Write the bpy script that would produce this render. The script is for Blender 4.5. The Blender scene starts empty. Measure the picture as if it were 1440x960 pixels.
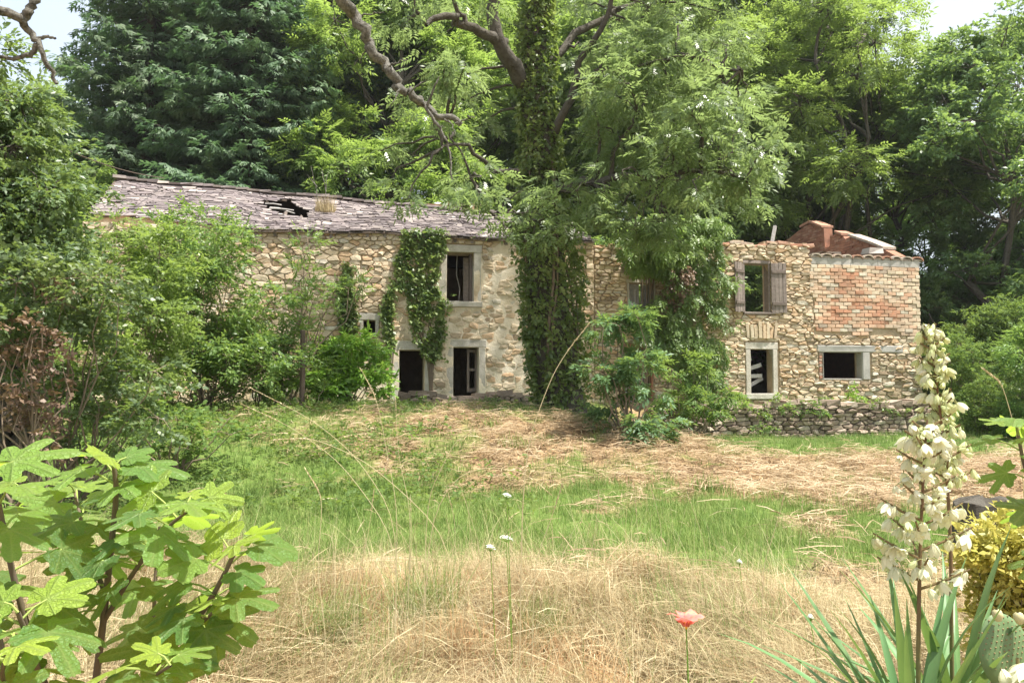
import bpy, math, random
import numpy as np
from mathutils import Vector, Matrix, noise as mnoise

# ------------------------------------------------------------------ camera, sky, sun, exposure
SC = bpy.context.scene
FPX, W0, H0, HOR = 1100.0, 1440.0, 960.0, 545.0
PITCH = math.atan((HOR - H0 / 2) / FPX)
CAM = np.array([0.0, 0.0, 1.6])
cam_d = bpy.data.cameras.new('camera')
cam_d.sensor_width = 36.0
cam_d.lens = 36.0 * FPX / W0
cam_d.clip_start = 0.05
cam_d.clip_end = 2000
cam = bpy.data.objects.new('camera', cam_d)
SC.collection.objects.link(cam)
cam.location = CAM
cam.rotation_euler = (math.radians(90) + PITCH, 0, 0)
SC.camera = cam

SUN_DIR = Vector((0.34, -0.13, 0.93)).normalized()      # towards the sun
elev = math.asin(SUN_DIR.z)
world = bpy.data.worlds.new('World')
SC.world = world
world.use_nodes = True
wn = world.node_tree
sky = wn.nodes.new('ShaderNodeTexSky')
sky.sky_type = 'NISHITA'
sky.sun_disc = False
sky.sun_elevation = elev
sky.sun_rotation = math.atan2(SUN_DIR.x, SUN_DIR.y)
sky.air_density = 1.0
sky.dust_density = 3.5
sky.ozone_density = 1.0
bgn = wn.nodes['Background']
# thin bright cloud veil over the whole sky
wtc = wn.nodes.new('ShaderNodeTexCoord'); wno = wn.nodes.new('ShaderNodeTexNoise')
wno.inputs['Scale'].default_value = 2.2; wno.inputs['Detail'].default_value = 5
wn.links.new(wtc.outputs['Generated'], wno.inputs['Vector'])
wmr = wn.nodes.new('ShaderNodeMapRange'); wn.links.new(wno.outputs[0], wmr.inputs[0])
wmr.inputs[1].default_value = .35; wmr.inputs[2].default_value = .65; wmr.inputs[3].default_value = .55; wmr.inputs[4].default_value = .95
wmx = wn.nodes.new('ShaderNodeMix'); wmx.data_type = 'RGBA'
wn.links.new(wmr.outputs[0], wmx.inputs[0]); wn.links.new(sky.outputs[0], wmx.inputs[6]); wmx.inputs[7].default_value = (2.5, 2.65, 2.72, 1)
wn.links.new(wmx.outputs[2], bgn.inputs[0])
bgn.inputs[1].default_value = 0.15
sun_d = bpy.data.lights.new('sun', 'SUN')
sun_d.energy = 4.3
sun_d.angle = math.radians(1.2)
sun_d.color = (1.0, 0.95, 0.86)
sun = bpy.data.objects.new('sun', sun_d)
SC.collection.objects.link(sun)
sun.location = (20, -10, 60)
sun.rotation_euler = (-SUN_DIR).to_track_quat('-Z', 'Y').to_euler()
SC.view_settings.view_transform = 'Standard'
SC.view_settings.look = 'None'
SC.view_settings.gamma = 1.0
SC.view_settings.exposure = 1.45
SC.render.engine = 'CYCLES'
SC.cycles.use_denoising = True
SC.cycles.max_bounces = 8
SC.cycles.diffuse_bounces = 5
SC.cycles.glossy_bounces = 2
SC.cycles.transmission_bounces = 5

rng = np.random.default_rng(7)
random.seed(7)

# ------------------------------------------------------------------ pixel helpers
def ray(px, py):
    a = (px - W0 / 2) / FPX
    b = (H0 / 2 - py) / FPX
    return np.array([a, math.cos(PITCH) - b * math.sin(PITCH), math.sin(PITCH) + b * math.cos(PITCH)])

def P(px, py, Y):
    d = ray(px, py)
    return CAM + d * (Y / d[1])

def project(p):
    v = np.asarray(p, float) - CAM
    f = v[1] * math.cos(PITCH) + v[2] * math.sin(PITCH)
    u = -v[1] * math.sin(PITCH) + v[2] * math.cos(PITCH)
    return W0 / 2 + FPX * v[0] / f, H0 / 2 - FPX * u / f

ROT = math.radians(12)
FO = np.array([0.0, 21.0])
FD = np.array([math.cos(ROT), math.sin(ROT)])
FN = np.array([-math.sin(ROT), math.cos(ROT)])           # into the building

def fac(px, py, off=0.0):
    d = ray(px, py)
    n = np.array([FN[0], FN[1]])
    o = FO + FN * off
    k = (o - CAM[:2]) @ n / (d[:2] @ n)
    p = CAM + d * k
    return float((p[:2] - FO) @ FD), float(p[2])

def fw(t, depth, z):
    q = FO + FD * t + FN * depth
    return np.array([q[0], q[1], z])

# ------------------------------------------------------------------ noise / terrain
def _hash(i, j, s):
    h = np.sin(i * 127.1 + j * 311.7 + s * 74.7) * 43758.5453
    return h - np.floor(h)

def vnoise(x, y, s=0):
    x = np.asarray(x, float); y = np.asarray(y, float)
    i = np.floor(x); j = np.floor(y)
    fx = x - i; fy = y - j
    fx = fx * fx * (3 - 2 * fx); fy = fy * fy * (3 - 2 * fy)
    a = _hash(i, j, s); b = _hash(i + 1, j, s); c = _hash(i, j + 1, s); d = _hash(i + 1, j + 1, s)
    return (a * (1 - fx) + b * fx) * (1 - fy) + (c * (1 - fx) + d * fx) * fy

def fbm(x, y, s=0, o=3):
    v = 0; a = 0.5; t = 0
    for k in range(o):
        v = v + a * vnoise(x * 2 ** k, y * 2 ** k, s + k); t += a; a *= 0.5
    return v / t

def ss(t):
    t = np.clip(t, 0, 1)
    return t * t * (3 - 2 * t)

RW0 = np.array([3.55, 20.38]); RW1 = np.array([11.75, 22.1])
RWd = (RW1 - RW0) / np.linalg.norm(RW1 - RW0)
RWn = np.array([-RWd[1], RWd[0]])

def Hgt(x, y):
    x = np.asarray(x, float); y = np.asarray(y, float)
    zl = np.interp(y, [0, 10.4, 11.4, 13.0, 14.6, 15.6, 16.8, 18], [0, 0, .14, .58, 1.0, 1.12, 1.12, 1.12])
    zr = np.interp(y, [0, 8.4, 11, 13.6, 15.2, 20, 26], [0, 0, .2, .42, .44, .25, .3])
    m = ss((x - 0.0) / 4.4)
    z = zl * (1 - m) + zr * m
    # terrace held by the retaining wall and the yard before the house
    u = (x - RW0[0]) * RWn[0] + (y - RW0[1]) * RWn[1]
    tr = ss((u + .1) / .2) * ss((x - 3.1) / 0.6)
    z = z * (1 - tr) + 1.1 * tr
    v = (x - FO[0]) * FN[0] + (y - FO[1]) * FN[1]
    yard = ss((v + 2.2) / 1.6) * (1 - ss((x - 3.1) / .6))
    z = z * (1 - yard) + 1.12 * yard
    # far right ground beside the annex
    hill = np.interp(v, [7.5, 12, 30, 60, 110, 400], [0, .7, 5.5, 12, 16, 18])
    z = z + hill
    z = z + (fbm(x * .7, y * .7, 3) - .5) * .16 * ss((y - 2) / 3) * (1 - ss((v + 2) / 1.5))
    z = z + (fbm(x * 1.1, y * 1.1, 9) - .5) * .55 * ss((y - 2.5) / 1.5) * (1 - ss((y - 6.3) / 1.6))
    z = z + ((fbm(x * 2.2, y * 2.2, 5) - .5) * .24 + (vnoise(x * 7, y * 7, 6) - .5) * .05) * ss((y - 8) / 1) * (1 - ss((v + 2.4) / .8))
    return z

def hz(x, y):
    return float(Hgt(x, y))

# ------------------------------------------------------------------ object helpers
COL = SC.collection

def tag(o, label=None, cat=None, group=None, kind=None):
    if label: o['label'] = label
    if cat: o['category'] = cat
    if group: o['group'] = group
    if kind: o['kind'] = kind
    return o

def empty(name, loc, rz=0.0):
    o = bpy.data.objects.new(name, None)
    COL.objects.link(o)
    o.location = [float(c) for c in loc]
    o.rotation_euler = (0, 0, rz)
    o.empty_display_size = 0.2
    return o

def link(name, me, parent=None, loc=(0, 0, 0), mat=None):
    o = bpy.data.objects.new(name, me)
    COL.objects.link(o)
    o.location = [float(c) for c in loc]
    if parent is not None: o.parent = parent
    if mat is not None: o.data.materials.append(mat)
    return o

def np_mesh(name, V, F, mat=None, smooth=False, rnd=None, attr='rnd'):
    """V (n,3), F (m,k) uniform faces"""
    V = np.ascontiguousarray(V, dtype=np.float32); F = np.ascontiguousarray(F, dtype=np.int32)
    me = bpy.data.meshes.new(name)
    me.vertices.add(len(V)); me.vertices.foreach_set('co', V.ravel())
    m, k = F.shape
    me.loops.add(m * k); me.loops.foreach_set('vertex_index', F.ravel())
    me.polygons.add(m); me.polygons.foreach_set('loop_start', np.arange(0, m * k, k, dtype=np.int32))
    if smooth: me.polygons.foreach_set('use_smooth', np.ones(m, dtype=bool))
    if rnd is not None:
        a = me.attributes.new(attr, 'FLOAT', 'POINT')
        a.data.foreach_set('value', np.ascontiguousarray(rnd, dtype=np.float32))
    me.update(calc_edges=True)
    if mat is not None: me.materials.append(mat)
    return me

class MB:
    """collects polygons for one mesh"""
    def __init__(s): s.v = []; s.f = []; s.r = []
    def add(s, vs, fs, r=0.5):
        b = len(s.v); s.v += [tuple(map(float, q)) for q in vs]; s.f += [tuple(i + b for i in f) for f in fs]
        s.r += [r] * len(vs)
    def box(s, a, b, r=0.5, jit=0.0):
        x0, y0, z0 = a; x1, y1, z1 = b
        vs = [(x0, y0, z0), (x1, y0, z0), (x1, y1, z0), (x0, y1, z0), (x0, y0, z1), (x1, y0, z1), (x1, y1, z1), (x0, y1, z1)]
        if jit: vs = [tuple(c + random.uniform(-jit, jit) for c in q) for q in vs]
        s.add(vs, BOXF, r)
    def tube(s, pts, rad, n=6, r=0.5):
        V, F = tube_arr(pts, rad, n); s.add(V, [tuple(q) for q in F], r)
    def mesh(s, name, mat=None, smooth=False):
        me = bpy.data.meshes.new(name)
        me.from_pydata(s.v, [], s.f)
        a = me.attributes.new('rnd', 'FLOAT', 'POINT')
        a.data.foreach_set('value', np.array(s.r, dtype=np.float32))
        if smooth: me.polygons.foreach_set('use_smooth', np.ones(len(me.polygons), dtype=bool))
        me.update()
        if mat: me.materials.append(mat)
        return me
    def build(s, name, mat, parent=None, loc=(0, 0, 0), smooth=False):
        return link(name, s.mesh(name, mat, smooth), parent, loc)

BOXF = [(0, 3, 2, 1), (4, 5, 6, 7), (0, 1, 5, 4), (1, 2, 6, 5), (2, 3, 7, 6), (3, 0, 4, 7)]

def tube_arr(pts, rad, n=6):
    pts = np.asarray(pts, float); rad = np.broadcast_to(np.asarray(rad, float), (len(pts),))
    T = np.gradient(pts, axis=0); T /= (np.linalg.norm(T, axis=1, keepdims=True) + 1e-9)
    ref = np.array([0.0, 0.0, 1.0]) if abs(T[0, 2]) < .9 else np.array([1.0, 0, 0])
    V = []
    A = np.cross(T[0], ref); A /= np.linalg.norm(A)
    ang = np.linspace(0, 2 * math.pi, n, endpoint=False)
    for i in range(len(pts)):
        A = A - T[i] * (A @ T[i]); A /= (np.linalg.norm(A) + 1e-9)
        B = np.cross(T[i], A)
        V.append(pts[i] + rad[i] * (np.cos(ang)[:, None] * A + np.sin(ang)[:, None] * B))
    V = np.concatenate(V)
    F = []
    for i in range(len(pts) - 1):
        for j in range(n):
            F.append((i * n + j, i * n + (j + 1) % n, (i + 1) * n + (j + 1) % n, (i + 1) * n + j))
    return V, np.array(F)

def curve_pts(a, b, n=6, sag=0.0, wob=0.1, r=rng):
    a = np.asarray(a, float); b = np.asarray(b, float)
    t = np.linspace(0, 1, n)[:, None]
    p = a + (b - a) * t
    L = np.linalg.norm(b - a)
    p[:, 2] += sag * L * np.sin(t[:, 0] * math.pi)
    w = r.normal(0, wob * L / n, (n, 3)); w[0] = 0; w[-1] = 0
    return p + w

# ------------------------------------------------------------------ materials
def newmat(name):
    m = bpy.data.materials.new(name); m.use_nodes = True
    nt = m.node_tree
    return m, nt, nt.nodes['Principled BSDF'], nt.nodes['Material Output']

def nd(nt, t, **kw):
    n = nt.nodes.new(t)
    for k, v in kw.items(): setattr(n, k, v)
    return n

def ramp(nt, stops, fac_out=None, interp='LINEAR'):
    r = nt.nodes.new('ShaderNodeValToRGB')
    r.color_ramp.interpolation = interp
    el = r.color_ramp.elements
    while len(el) < len(stops): el.new(0.5)
    for e, (p, c) in zip(el, stops):
        e.position = p; e.color = (*c, 1) if len(c) == 3 else c
    if fac_out is not None: nt.links.new(fac_out, r.inputs[0])
    return r

def noise_node(nt, scale, detail=4, rough=.6, coord=None):
    n = nt.nodes.new('ShaderNodeTexNoise')
    n.inputs['Scale'].default_value = scale
    n.inputs['Detail'].default_value = detail
    n.inputs['Roughness'].default_value = rough
    if coord is not None: nt.links.new(coord, n.inputs['Vector'])
    return n

def mixc(nt, a, b, fac, mode='MIX'):
    n = nt.nodes.new('ShaderNodeMix'); n.data_type = 'RGBA'; n.blend_type = mode
    for sock, val in ((n.inputs[0], fac), (n.inputs[6], a), (n.inputs[7], b)):
        if hasattr(val, 'is_output') or isinstance(val, bpy.types.NodeSocket): nt.links.new(val, sock)
        elif isinstance(val, (int, float)): sock.default_value = val
        else: sock.default_value = (*val, 1)
    return n.outputs[2]

def mathn(nt, op, a, b=None):
    n = nt.nodes.new('ShaderNodeMath'); n.operation = op
    for s, v in ((n.inputs[0], a), (n.inputs[1], b)):
        if v is None: continue
        if isinstance(v, bpy.types.NodeSocket): nt.links.new(v, s)
        else: s.default_value = v
    return n.outputs[0]

def mat_leaf(name, cols, trans=.35, rough=.42, tcol=None, patch=.5, spec=.4, pscale=.9):
    """cols: dark, mid, light"""
    m, nt, b, out = newmat(name)
    g = nd(nt, 'ShaderNodeNewGeometry'); oi = nd(nt, 'ShaderNodeObjectInfo')
    n = noise_node(nt, pscale, 2, .5, g.outputs['Position'])
    nn = nd(nt, 'ShaderNodeMapRange'); nt.links.new(n.outputs[0], nn.inputs[0])
    nn.inputs[1].default_value = .35; nn.inputs[2].default_value = .65
    f = mathn(nt, 'MULTIPLY', nn.outputs[0], patch)
    f2 = mathn(nt, 'MULTIPLY', g.outputs['Random Per Island'], 1 - patch)
    f = mathn(nt, 'ADD', f, f2)
    r = ramp(nt, [(0.0, cols[0]), (.5, cols[1]), (1.0, cols[2])], f)
    # each plant a slightly different tone
    hs = nd(nt, 'ShaderNodeHueSaturation')
    nt.links.new(r.outputs[0], hs.inputs['Color'])
    hv = nd(nt, 'ShaderNodeMapRange'); nt.links.new(oi.outputs['Random'], hv.inputs[0])
    hv.inputs[3].default_value = .485; hv.inputs[4].default_value = .51
    nt.links.new(hv.outputs[0], hs.inputs['Hue'])
    vv = nd(nt, 'ShaderNodeMapRange'); nt.links.new(oi.outputs['Random'], vv.inputs[0])
    vv.inputs[3].default_value = .88; vv.inputs[4].default_value = 1.1
    nt.links.new(vv.outputs[0], hs.inputs['Value'])
    nt.links.new(hs.outputs[0], b.inputs['Base Color'])
    b.inputs['Roughness'].default_value = rough
    b.inputs['Specular IOR Level'].default_value = spec
    t = nd(nt, 'ShaderNodeBsdfTranslucent')
    tc = mixc(nt, hs.outputs[0], tcol or (.55, .75, .12), .45)
    nt.links.new(tc, t.inputs[0])
    mx = nd(nt, 'ShaderNodeMixShader'); mx.inputs[0].default_value = trans
    nt.links.new(b.outputs[0], mx.inputs[1]); nt.links.new(t.outputs[0], mx.inputs[2])
    nt.links.new(mx.outputs[0], out.inputs[0])
    return m

def mat_attr(name, stops, rough=.9, scale=9, mottle=.35, bump=.4, bscale=30, use_obj=False, spec=.2, dark=(.12, .1, .08), dist=.02):
    """colour picked per piece by its rnd value (or object random) + mottling and bump"""
    m, nt, b, out = newmat(name)
    tc = nd(nt, 'ShaderNodeTexCoord'); g = nd(nt, 'ShaderNodeNewGeometry')
    if use_obj:
        f = nd(nt, 'ShaderNodeObjectInfo').outputs['Random']
    else:
        a = nd(nt, 'ShaderNodeAttribute'); a.attribute_name = 'rnd'; f = a.outputs['Fac']
    r = ramp(nt, stops, f)
    n = noise_node(nt, scale, 5, .65, g.outputs['Position'])
    rm = ramp(nt, [(.35, (0, 0, 0)), (.7, (1, 1, 1))], n.outputs[0])
    fm = mathn(nt, 'MULTIPLY', rm.outputs[0], mottle)
    c = mixc(nt, r.outputs[0], dark, fm)
    nt.links.new(c, b.inputs['Base Color'])
    b.inputs['Roughness'].default_value = rough; b.inputs['Specular IOR Level'].default_value = spec
    n2 = noise_node(nt, bscale, 6, .7, g.outputs['Position'])
    bp = nd(nt, 'ShaderNodeBump'); bp.inputs['Strength'].default_value = bump; bp.inputs['Distance'].default_value = dist
    nt.links.new(n2.outputs[0], bp.inputs['Height']); nt.links.new(bp.outputs[0], b.inputs['Normal'])
    return m

def mat_straw(name, cols, trans=.25, rough=.6):
    m, nt, b, out = newmat(name)
    g = nd(nt, 'ShaderNodeNewGeometry')
    n = noise_node(nt, 1.3, 3, .6, g.outputs['Position'])
    rn = ramp(nt, [(.35, (0, 0, 0)), (.68, (1, 1, 1))], n.outputs[0])
    f = mathn(nt, 'ADD', mathn(nt, 'MULTIPLY', rn.outputs[0], .4), mathn(nt, 'MULTIPLY', g.outputs['Random Per Island'], .6))
    k = len(cols) - 1
    r = ramp(nt, [(i / k, c) for i, c in enumerate(cols)], f)
    nt.links.new(r.outputs[0], b.inputs['Base Color'])
    b.inputs['Roughness'].default_value = rough; b.inputs['Specular IOR Level'].default_value = .25
    t = nd(nt, 'ShaderNodeBsdfTranslucent'); nt.links.new(r.outputs[0], t.inputs[0])
    mx = nd(nt, 'ShaderNodeMixShader'); mx.inputs[0].default_value = trans
    nt.links.new(b.outputs[0], mx.inputs[1]); nt.links.new(t.outputs[0], mx.inputs[2])
    nt.links.new(mx.outputs[0], out.inputs[0])
    return m

M = {}
M['stone'] = mat_attr('stone', [(0, (.34, .26, .18)), (.2, (.55, .44, .30)), (.4, (.66, .55, .40)), (.55, (.56, .38, .23)), (.68, (.70, .60, .45)), (.86, (.48, .37, .26)), (1, (.62, .57, .47))], mottle=.38, scale=10, bump=.7, bscale=22, dark=(.17, .13, .09))
M['wallstone'] = mat_attr('wallstone', [(0, (.24, .18, .14)), (.3, (.38, .29, .23)), (.6, (.46, .36, .28)), (.85, (.34, .26, .21)), (1, (.54, .46, .37))], mottle=.4, scale=8, bump=.7, bscale=22, dark=(.10, .09, .07))
M['mortar'] = mat_attr('mortar', [(0, (.48, .38, .26)), (1, (.48, .38, .26))], mottle=.6, scale=3.5, bump=.8, bscale=14, dark=(.22, .16, .10), dist=.03)
M['plaster'] = mat_attr('plaster', [(0, (.60, .50, .36)), (1, (.60, .50, .36))], mottle=.55, scale=1.7, bump=.6, bscale=18, dark=(.42, .29, .17), dist=.03)
M['earthjoint'] = mat_attr('earthjoint', [(0, (.12, .09, .065)), (1, (.12, .09, .065))], mottle=.4, bump=.6)
M['dressed'] = mat_attr('dressed', [(0, (.50, .47, .41)), (1, (.58, .55, .49))], mottle=.65, scale=5, bump=.6, bscale=30, dark=(.30, .26, .20))
M['concrete'] = mat_attr('concrete', [(0, (.40, .39, .36)), (1, (.47, .45, .42))], mottle=.6, scale=3, bump=.4, bscale=30, dark=(.22, .21, .19))
M['slate'] = mat_attr('slate', [(0, (.12, .105, .105)), (.3, (.185, .16, .155)), (.6, (.25, .215, .205)), (.85, (.33, .29, .265)), (1, (.50, .44, .39))], mottle=.6, scale=2.2, bump=.5, bscale=30, rough=.75, dark=(.13, .10, .11))
M['oldwood'] = mat_attr('oldwood', [(0, (.15, .12, .10)), (.5, (.24, .20, .18)), (1, (.33, .28, .25))], mottle=.5, scale=12, bump=.4, bscale=60, dark=(.08, .06, .05))
M['greywood'] = mat_attr('greywood', [(0, (.26, .25, .24)), (1, (.38, .36, .34))], mottle=.5, scale=14, bump=.4, bscale=60, dark=(.14, .13, .12))
M['darkwood'] = mat_attr('darkwood', [(0, (.07, .05, .04)), (1, (.13, .10, .075))], mottle=.5, bump=.4)
M['whitewood'] = mat_attr('whitewood', [(0, (.55, .55, .53)), (1, (.68, .68, .66))], mottle=.3, bump=.2)
M['tile'] = mat_attr('tile', [(0, (.42, .20, .13)), (.4, (.48, .28, .20)), (.65, (.44, .35, .28)), (1, (.50, .44, .37))], mottle=.6, scale=8, bump=.4)
M['redwall'] = mat_attr('redwall', [(0, (.27, .12, .08)), (.5, (.34, .17, .11)), (1, (.40, .24, .17))], mottle=.5, scale=5, bump=.5, dark=(.13, .08, .06))
M['bark'] = mat_attr('bark', [(0, (.10, .09, .075)), (1, (.13, .12, .10))], mottle=.8, scale=9, bump=1.0, bscale=18, dark=(.05, .04, .03), dist=.04)
M['palebark'] = mat_attr('palebark', [(0, (.24, .23, .20)), (1, (.28, .265, .23))], mottle=1.0, scale=17, bump=1.0, bscale=26, dark=(.045, .042, .028), dist=.06)
M['twig'] = mat_attr('twig', [(0, (.20, .15, .11)), (1, (.28, .22, .16))], mottle=.4, bump=.3)
M['figbark'] = mat_attr('figbark', [(0, (.115, .085, .065)), (1, (.16, .12, .09))], mottle=.4, bump=.3, scale=60, bscale=150, dist=.002)
# brick: colour kept per brick in the object colour
def _brick():
    m, nt, b, out = newmat('brick')
    oi = nd(nt, 'ShaderNodeObjectInfo'); g = nd(nt, 'ShaderNodeNewGeometry')
    n = noise_node(nt, 11, 5, .65, g.outputs['Position'])
    rm = ramp(nt, [(.4, (0, 0, 0)), (.72, (1, 1, 1))], n.outputs[0])
    c = mixc(nt, oi.outputs['Color'], (.30, .22, .16), mathn(nt, 'MULTIPLY', rm.outputs[0], .45))
    n5 = noise_node(nt, 1.4, 5, .7, g.outputs['Position']); r5 = ramp(nt, [(.45, (0, 0, 0)), (.75, (1, 1, 1))], n5.outputs[0])
    c = mixc(nt, c, (.24, .19, .14), mathn(nt, 'MULTIPLY', r5.outputs[0], .55))
    nt.links.new(c, b.inputs['Base Color']); b.inputs['Roughness'].default_value = .92
    n2 = noise_node(nt, 40, 5, .7, g.outputs['Position'])
    bp = nd(nt, 'ShaderNodeBump'); bp.inputs['Strength'].default_value = .5; bp.inputs['Distance'].default_value = .01
    nt.links.new(n2.outputs[0], bp.inputs['Height']); nt.links.new(bp.outputs[0], b.inputs['Normal'])
    return m
M['brick'] = _brick()

L = {}
L['ash'] = mat_leaf('ash_leaf', [(.075, .125, .05), (.13, .205, .075), (.22, .30, .12)], trans=.46, rough=.34, spec=.7, tcol=(.5, .66, .2))
L['ivy'] = mat_leaf('ivy_leaf', [(.045, .085, .03), (.12, .19, .055), (.30, .36, .13)], trans=.32, rough=.45, spec=.5, pscale=2)
L['fir'] = mat_leaf('fir_needle', [(.065, .115, .07), (.105, .17, .092), (.17, .24, .12)], trans=.34, rough=.55, pscale=.5, tcol=(.2, .4, .1))
L['broad'] = mat_leaf('broad_leaf', [(.085, .15, .05), (.14, .225, .07), (.22, .31, .11)], trans=.46, pscale=.35)
L['deep'] = mat_leaf('deep_leaf', [(.065, .12, .055), (.105, .175, .075), (.165, .245, .10)], trans=.42, pscale=.4)
L['yellowgreen'] = mat_leaf('yellowgreen_leaf', [(.10, .17, .045), (.165, .26, .07), (.26, .36, .11)], trans=.46, pscale=.7)
L['willow'] = mat_leaf('willow_leaf', [(.07, .135, .04), (.12, .21, .06), (.20, .30, .09)], trans=.42, pscale=1.0)
L['thicket'] = mat_leaf('thicket_leaf', [(.055, .10, .042), (.095, .16, .065), (.20, .26, .12)], trans=.33, rough=.45, spec=.5, pscale=1.2)
L['laurel'] = mat_leaf('laurel_leaf', [(.12, .24, .03), (.19, .34, .05), (.31, .46, .09)], trans=.45, rough=.3, spec=.5)
L['elder'] = mat_leaf('elder_leaf', [(.045, .10, .05), (.075, .15, .065), (.14, .22, .085)], trans=.33, rough=.48, spec=.5)
L['deadleaf'] = mat_leaf('dead_leaf', [(.12, .08, .055), (.20, .14, .095), (.31, .23, .165)], trans=.2, tcol=(.4, .25, .1), spec=.2)
L['weed'] = mat_leaf('weed_leaf', [(.06, .115, .035), (.105, .185, .05), (.18, .26, .08)], trans=.36, pscale=1.3, spec=.2, rough=.6)
L['golden'] = mat_leaf('golden_leaf', [(.22, .24, .04), (.48, .45, .09), (.68, .62, .22)], trans=.3, tcol=(.8, .75, .2), pscale=6, patch=.35, spec=.4)
L['grass'] = mat_straw('green_grass', [(.09, .16, .035), (.15, .24, .055), (.22, .30, .085), (.40, .38, .16)], trans=.35)
L['lush'] = mat_straw('lush_grass', [(.10, .18, .04), (.16, .25, .06), (.25, .33, .09), (.42, .40, .18)], trans=.35)
L['straw'] = mat_straw('straw', [(.20, .14, .075), (.38, .30, .165), (.53, .45, .27), (.68, .61, .42)])
L['hay'] = mat_straw('hay', [(.22, .145, .09), (.37, .27, .16), (.48, .375, .24), (.60, .50, .35)])
L['rust'] = mat_straw('rust_grass', [(.30, .15, .07), (.42, .25, .12), (.52, .36, .19)])
L['stalk'] = mat_straw('stalk', [(.50, .42, .24), (.66, .58, .38)])

# ------------------------------------------------------------------ ground
def axis(segs):
    out = []
    for a, b, st in segs: out += list(np.arange(a, b, st))
    return np.array(out + [segs[-1][1]])

gx = axis([(-420, -60, 30), (-60, -20, 4), (-20, -9, .8), (-9, 13, .16), (13, 24, .8), (24, 60, 4), (60, 420, 30)])
gy = axis([(-80, -4, 8), (-4, 2, 1), (2, 24, .16), (24, 40, .8), (40, 120, 5), (120, 900, 60)])
GX, GY = np.meshgrid(gx, gy)
GZ = Hgt(GX, GY)
nyg, nxg = GX.shape
idx = np.arange(nyg * nxg).reshape(nyg, nxg)
GF = np.stack([idx[:-1, :-1], idx[:-1, 1:], idx[1:, 1:], idx[1:, :-1]], -1).reshape(-1, 4)

def greenness(x, y):
    """1 = green turf, 0 = dry straw"""
    x = np.asarray(x, float); y = np.asarray(y, float)
    n = fbm(x * .9, y * .9, 11) - .5
    n2 = fbm(x * 2.7, y * 2.7, 17) - .5
    yt = np.interp(x, [-6, -2, 1, 3, 8], [13.0, 11.4, 10.6, 9.0, 8.7])      # far edge of the green strip
    yb = np.interp(x, [-4, -1, 2, 6], [6.6, 6.1, 5.7, 5.8])
    a = ss((y - yb + n * 3.2) / .9) * (1 - ss((y - yt + n * 6.5) / 1.2))
    left = (1 - ss((x + 3.4 + n * 5) / 2.0)) * (.55 + .45 * ss((n2 + .1) / .2)) * ss((y - 10) / 1.5)               # weedy bank
    wallfoot = ss((x - 3.2) / 1) * ss((y - (13.0 + .06 * x) + n * 2) / .9)
    yard = ss((y - 15.6 + n * 2.4) / 1.0) * (1 - ss((x - 2.0) / 1.2))
    mid = .7 * ss((n - .04) / .12) * (1 - ss((x - 1.2) / 1.5)) * ss((y - 10) / 1.5)
    spots = .7 * ss((n2 - .17) / .08) * ss((y - 8) / 1)
    g = np.maximum.reduce([a, left, wallfoot, yard, mid, spots])
    return np.clip(g + n2 * .35 * (g > .05), 0, 1)

m, nt, b, out = newmat('ground')
g = nd(nt, 'ShaderNodeNewGeometry')
at = nd(nt, 'ShaderNodeAttribute'); at.attribute_name = 'green'
n1 = noise_node(nt, 9, 6, .7, g.outputs['Position'])
dry = ramp(nt, [(.28, (.12, .075, .045)), (.45, (.24, .16, .09)), (.6, (.38, .27, .15)), (.8, (.50, .39, .23))], n1.outputs[0])
n2 = noise_node(nt, 6, 5, .7, g.outputs['Position'])
grn = ramp(nt, [(.25, (.05, .075, .02)), (.5, (.10, .16, .035)), (.8, (.19, .22, .07))], n2.outputs[0])
c = mixc(nt, dry.outputs[0], grn.outputs[0], at.outputs['Fac'])
nt.links.new(c, b.inputs['Base Color']); b.inputs['Roughness'].default_value = 1.0
b.inputs['Specular IOR Level'].default_value = .1
bp = nd(nt, 'ShaderNodeBump'); bp.inputs['Strength'].default_value = .8; bp.inputs['Distance'].default_value = .06
nt.links.new(n1.outputs[0], bp.inputs['Height']); nt.links.new(bp.outputs[0], b.inputs['Normal'])
GG = np.maximum(greenness(GX, GY), ss((GY - 24) / 3))
me = np_mesh('ground', np.stack([GX, GY, GZ], -1).reshape(-1, 3), GF, m, True, GG.ravel(), 'green')
tag(link('ground', me), kind='structure')

# ------------------------------------------------------------------ masonry helpers
def clip_poly(poly, nx, ny, d):
    out = []
    k = len(poly)
    for i in range(k):
        a = poly[i]; b_ = poly[(i + 1) % k]
        da = nx * a[0] + ny * a[1] - d; db = nx * b_[0] + ny * b_[1] - d
        if da <= 0: out.append(a)
        if (da < 0 < db) or (db < 0 < da):
            t = da / (da - db)
            out.append((a[0] + (b_[0] - a[0]) * t, a[1] + (b_[1] - a[1]) * t))
    return out

def area(poly):
    return .5 * abs(sum(poly[i][0] * poly[(i + 1) % len(poly)][1] - poly[(i + 1) % len(poly)][0] * poly[i][1] for i in range(len(poly))))

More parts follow.
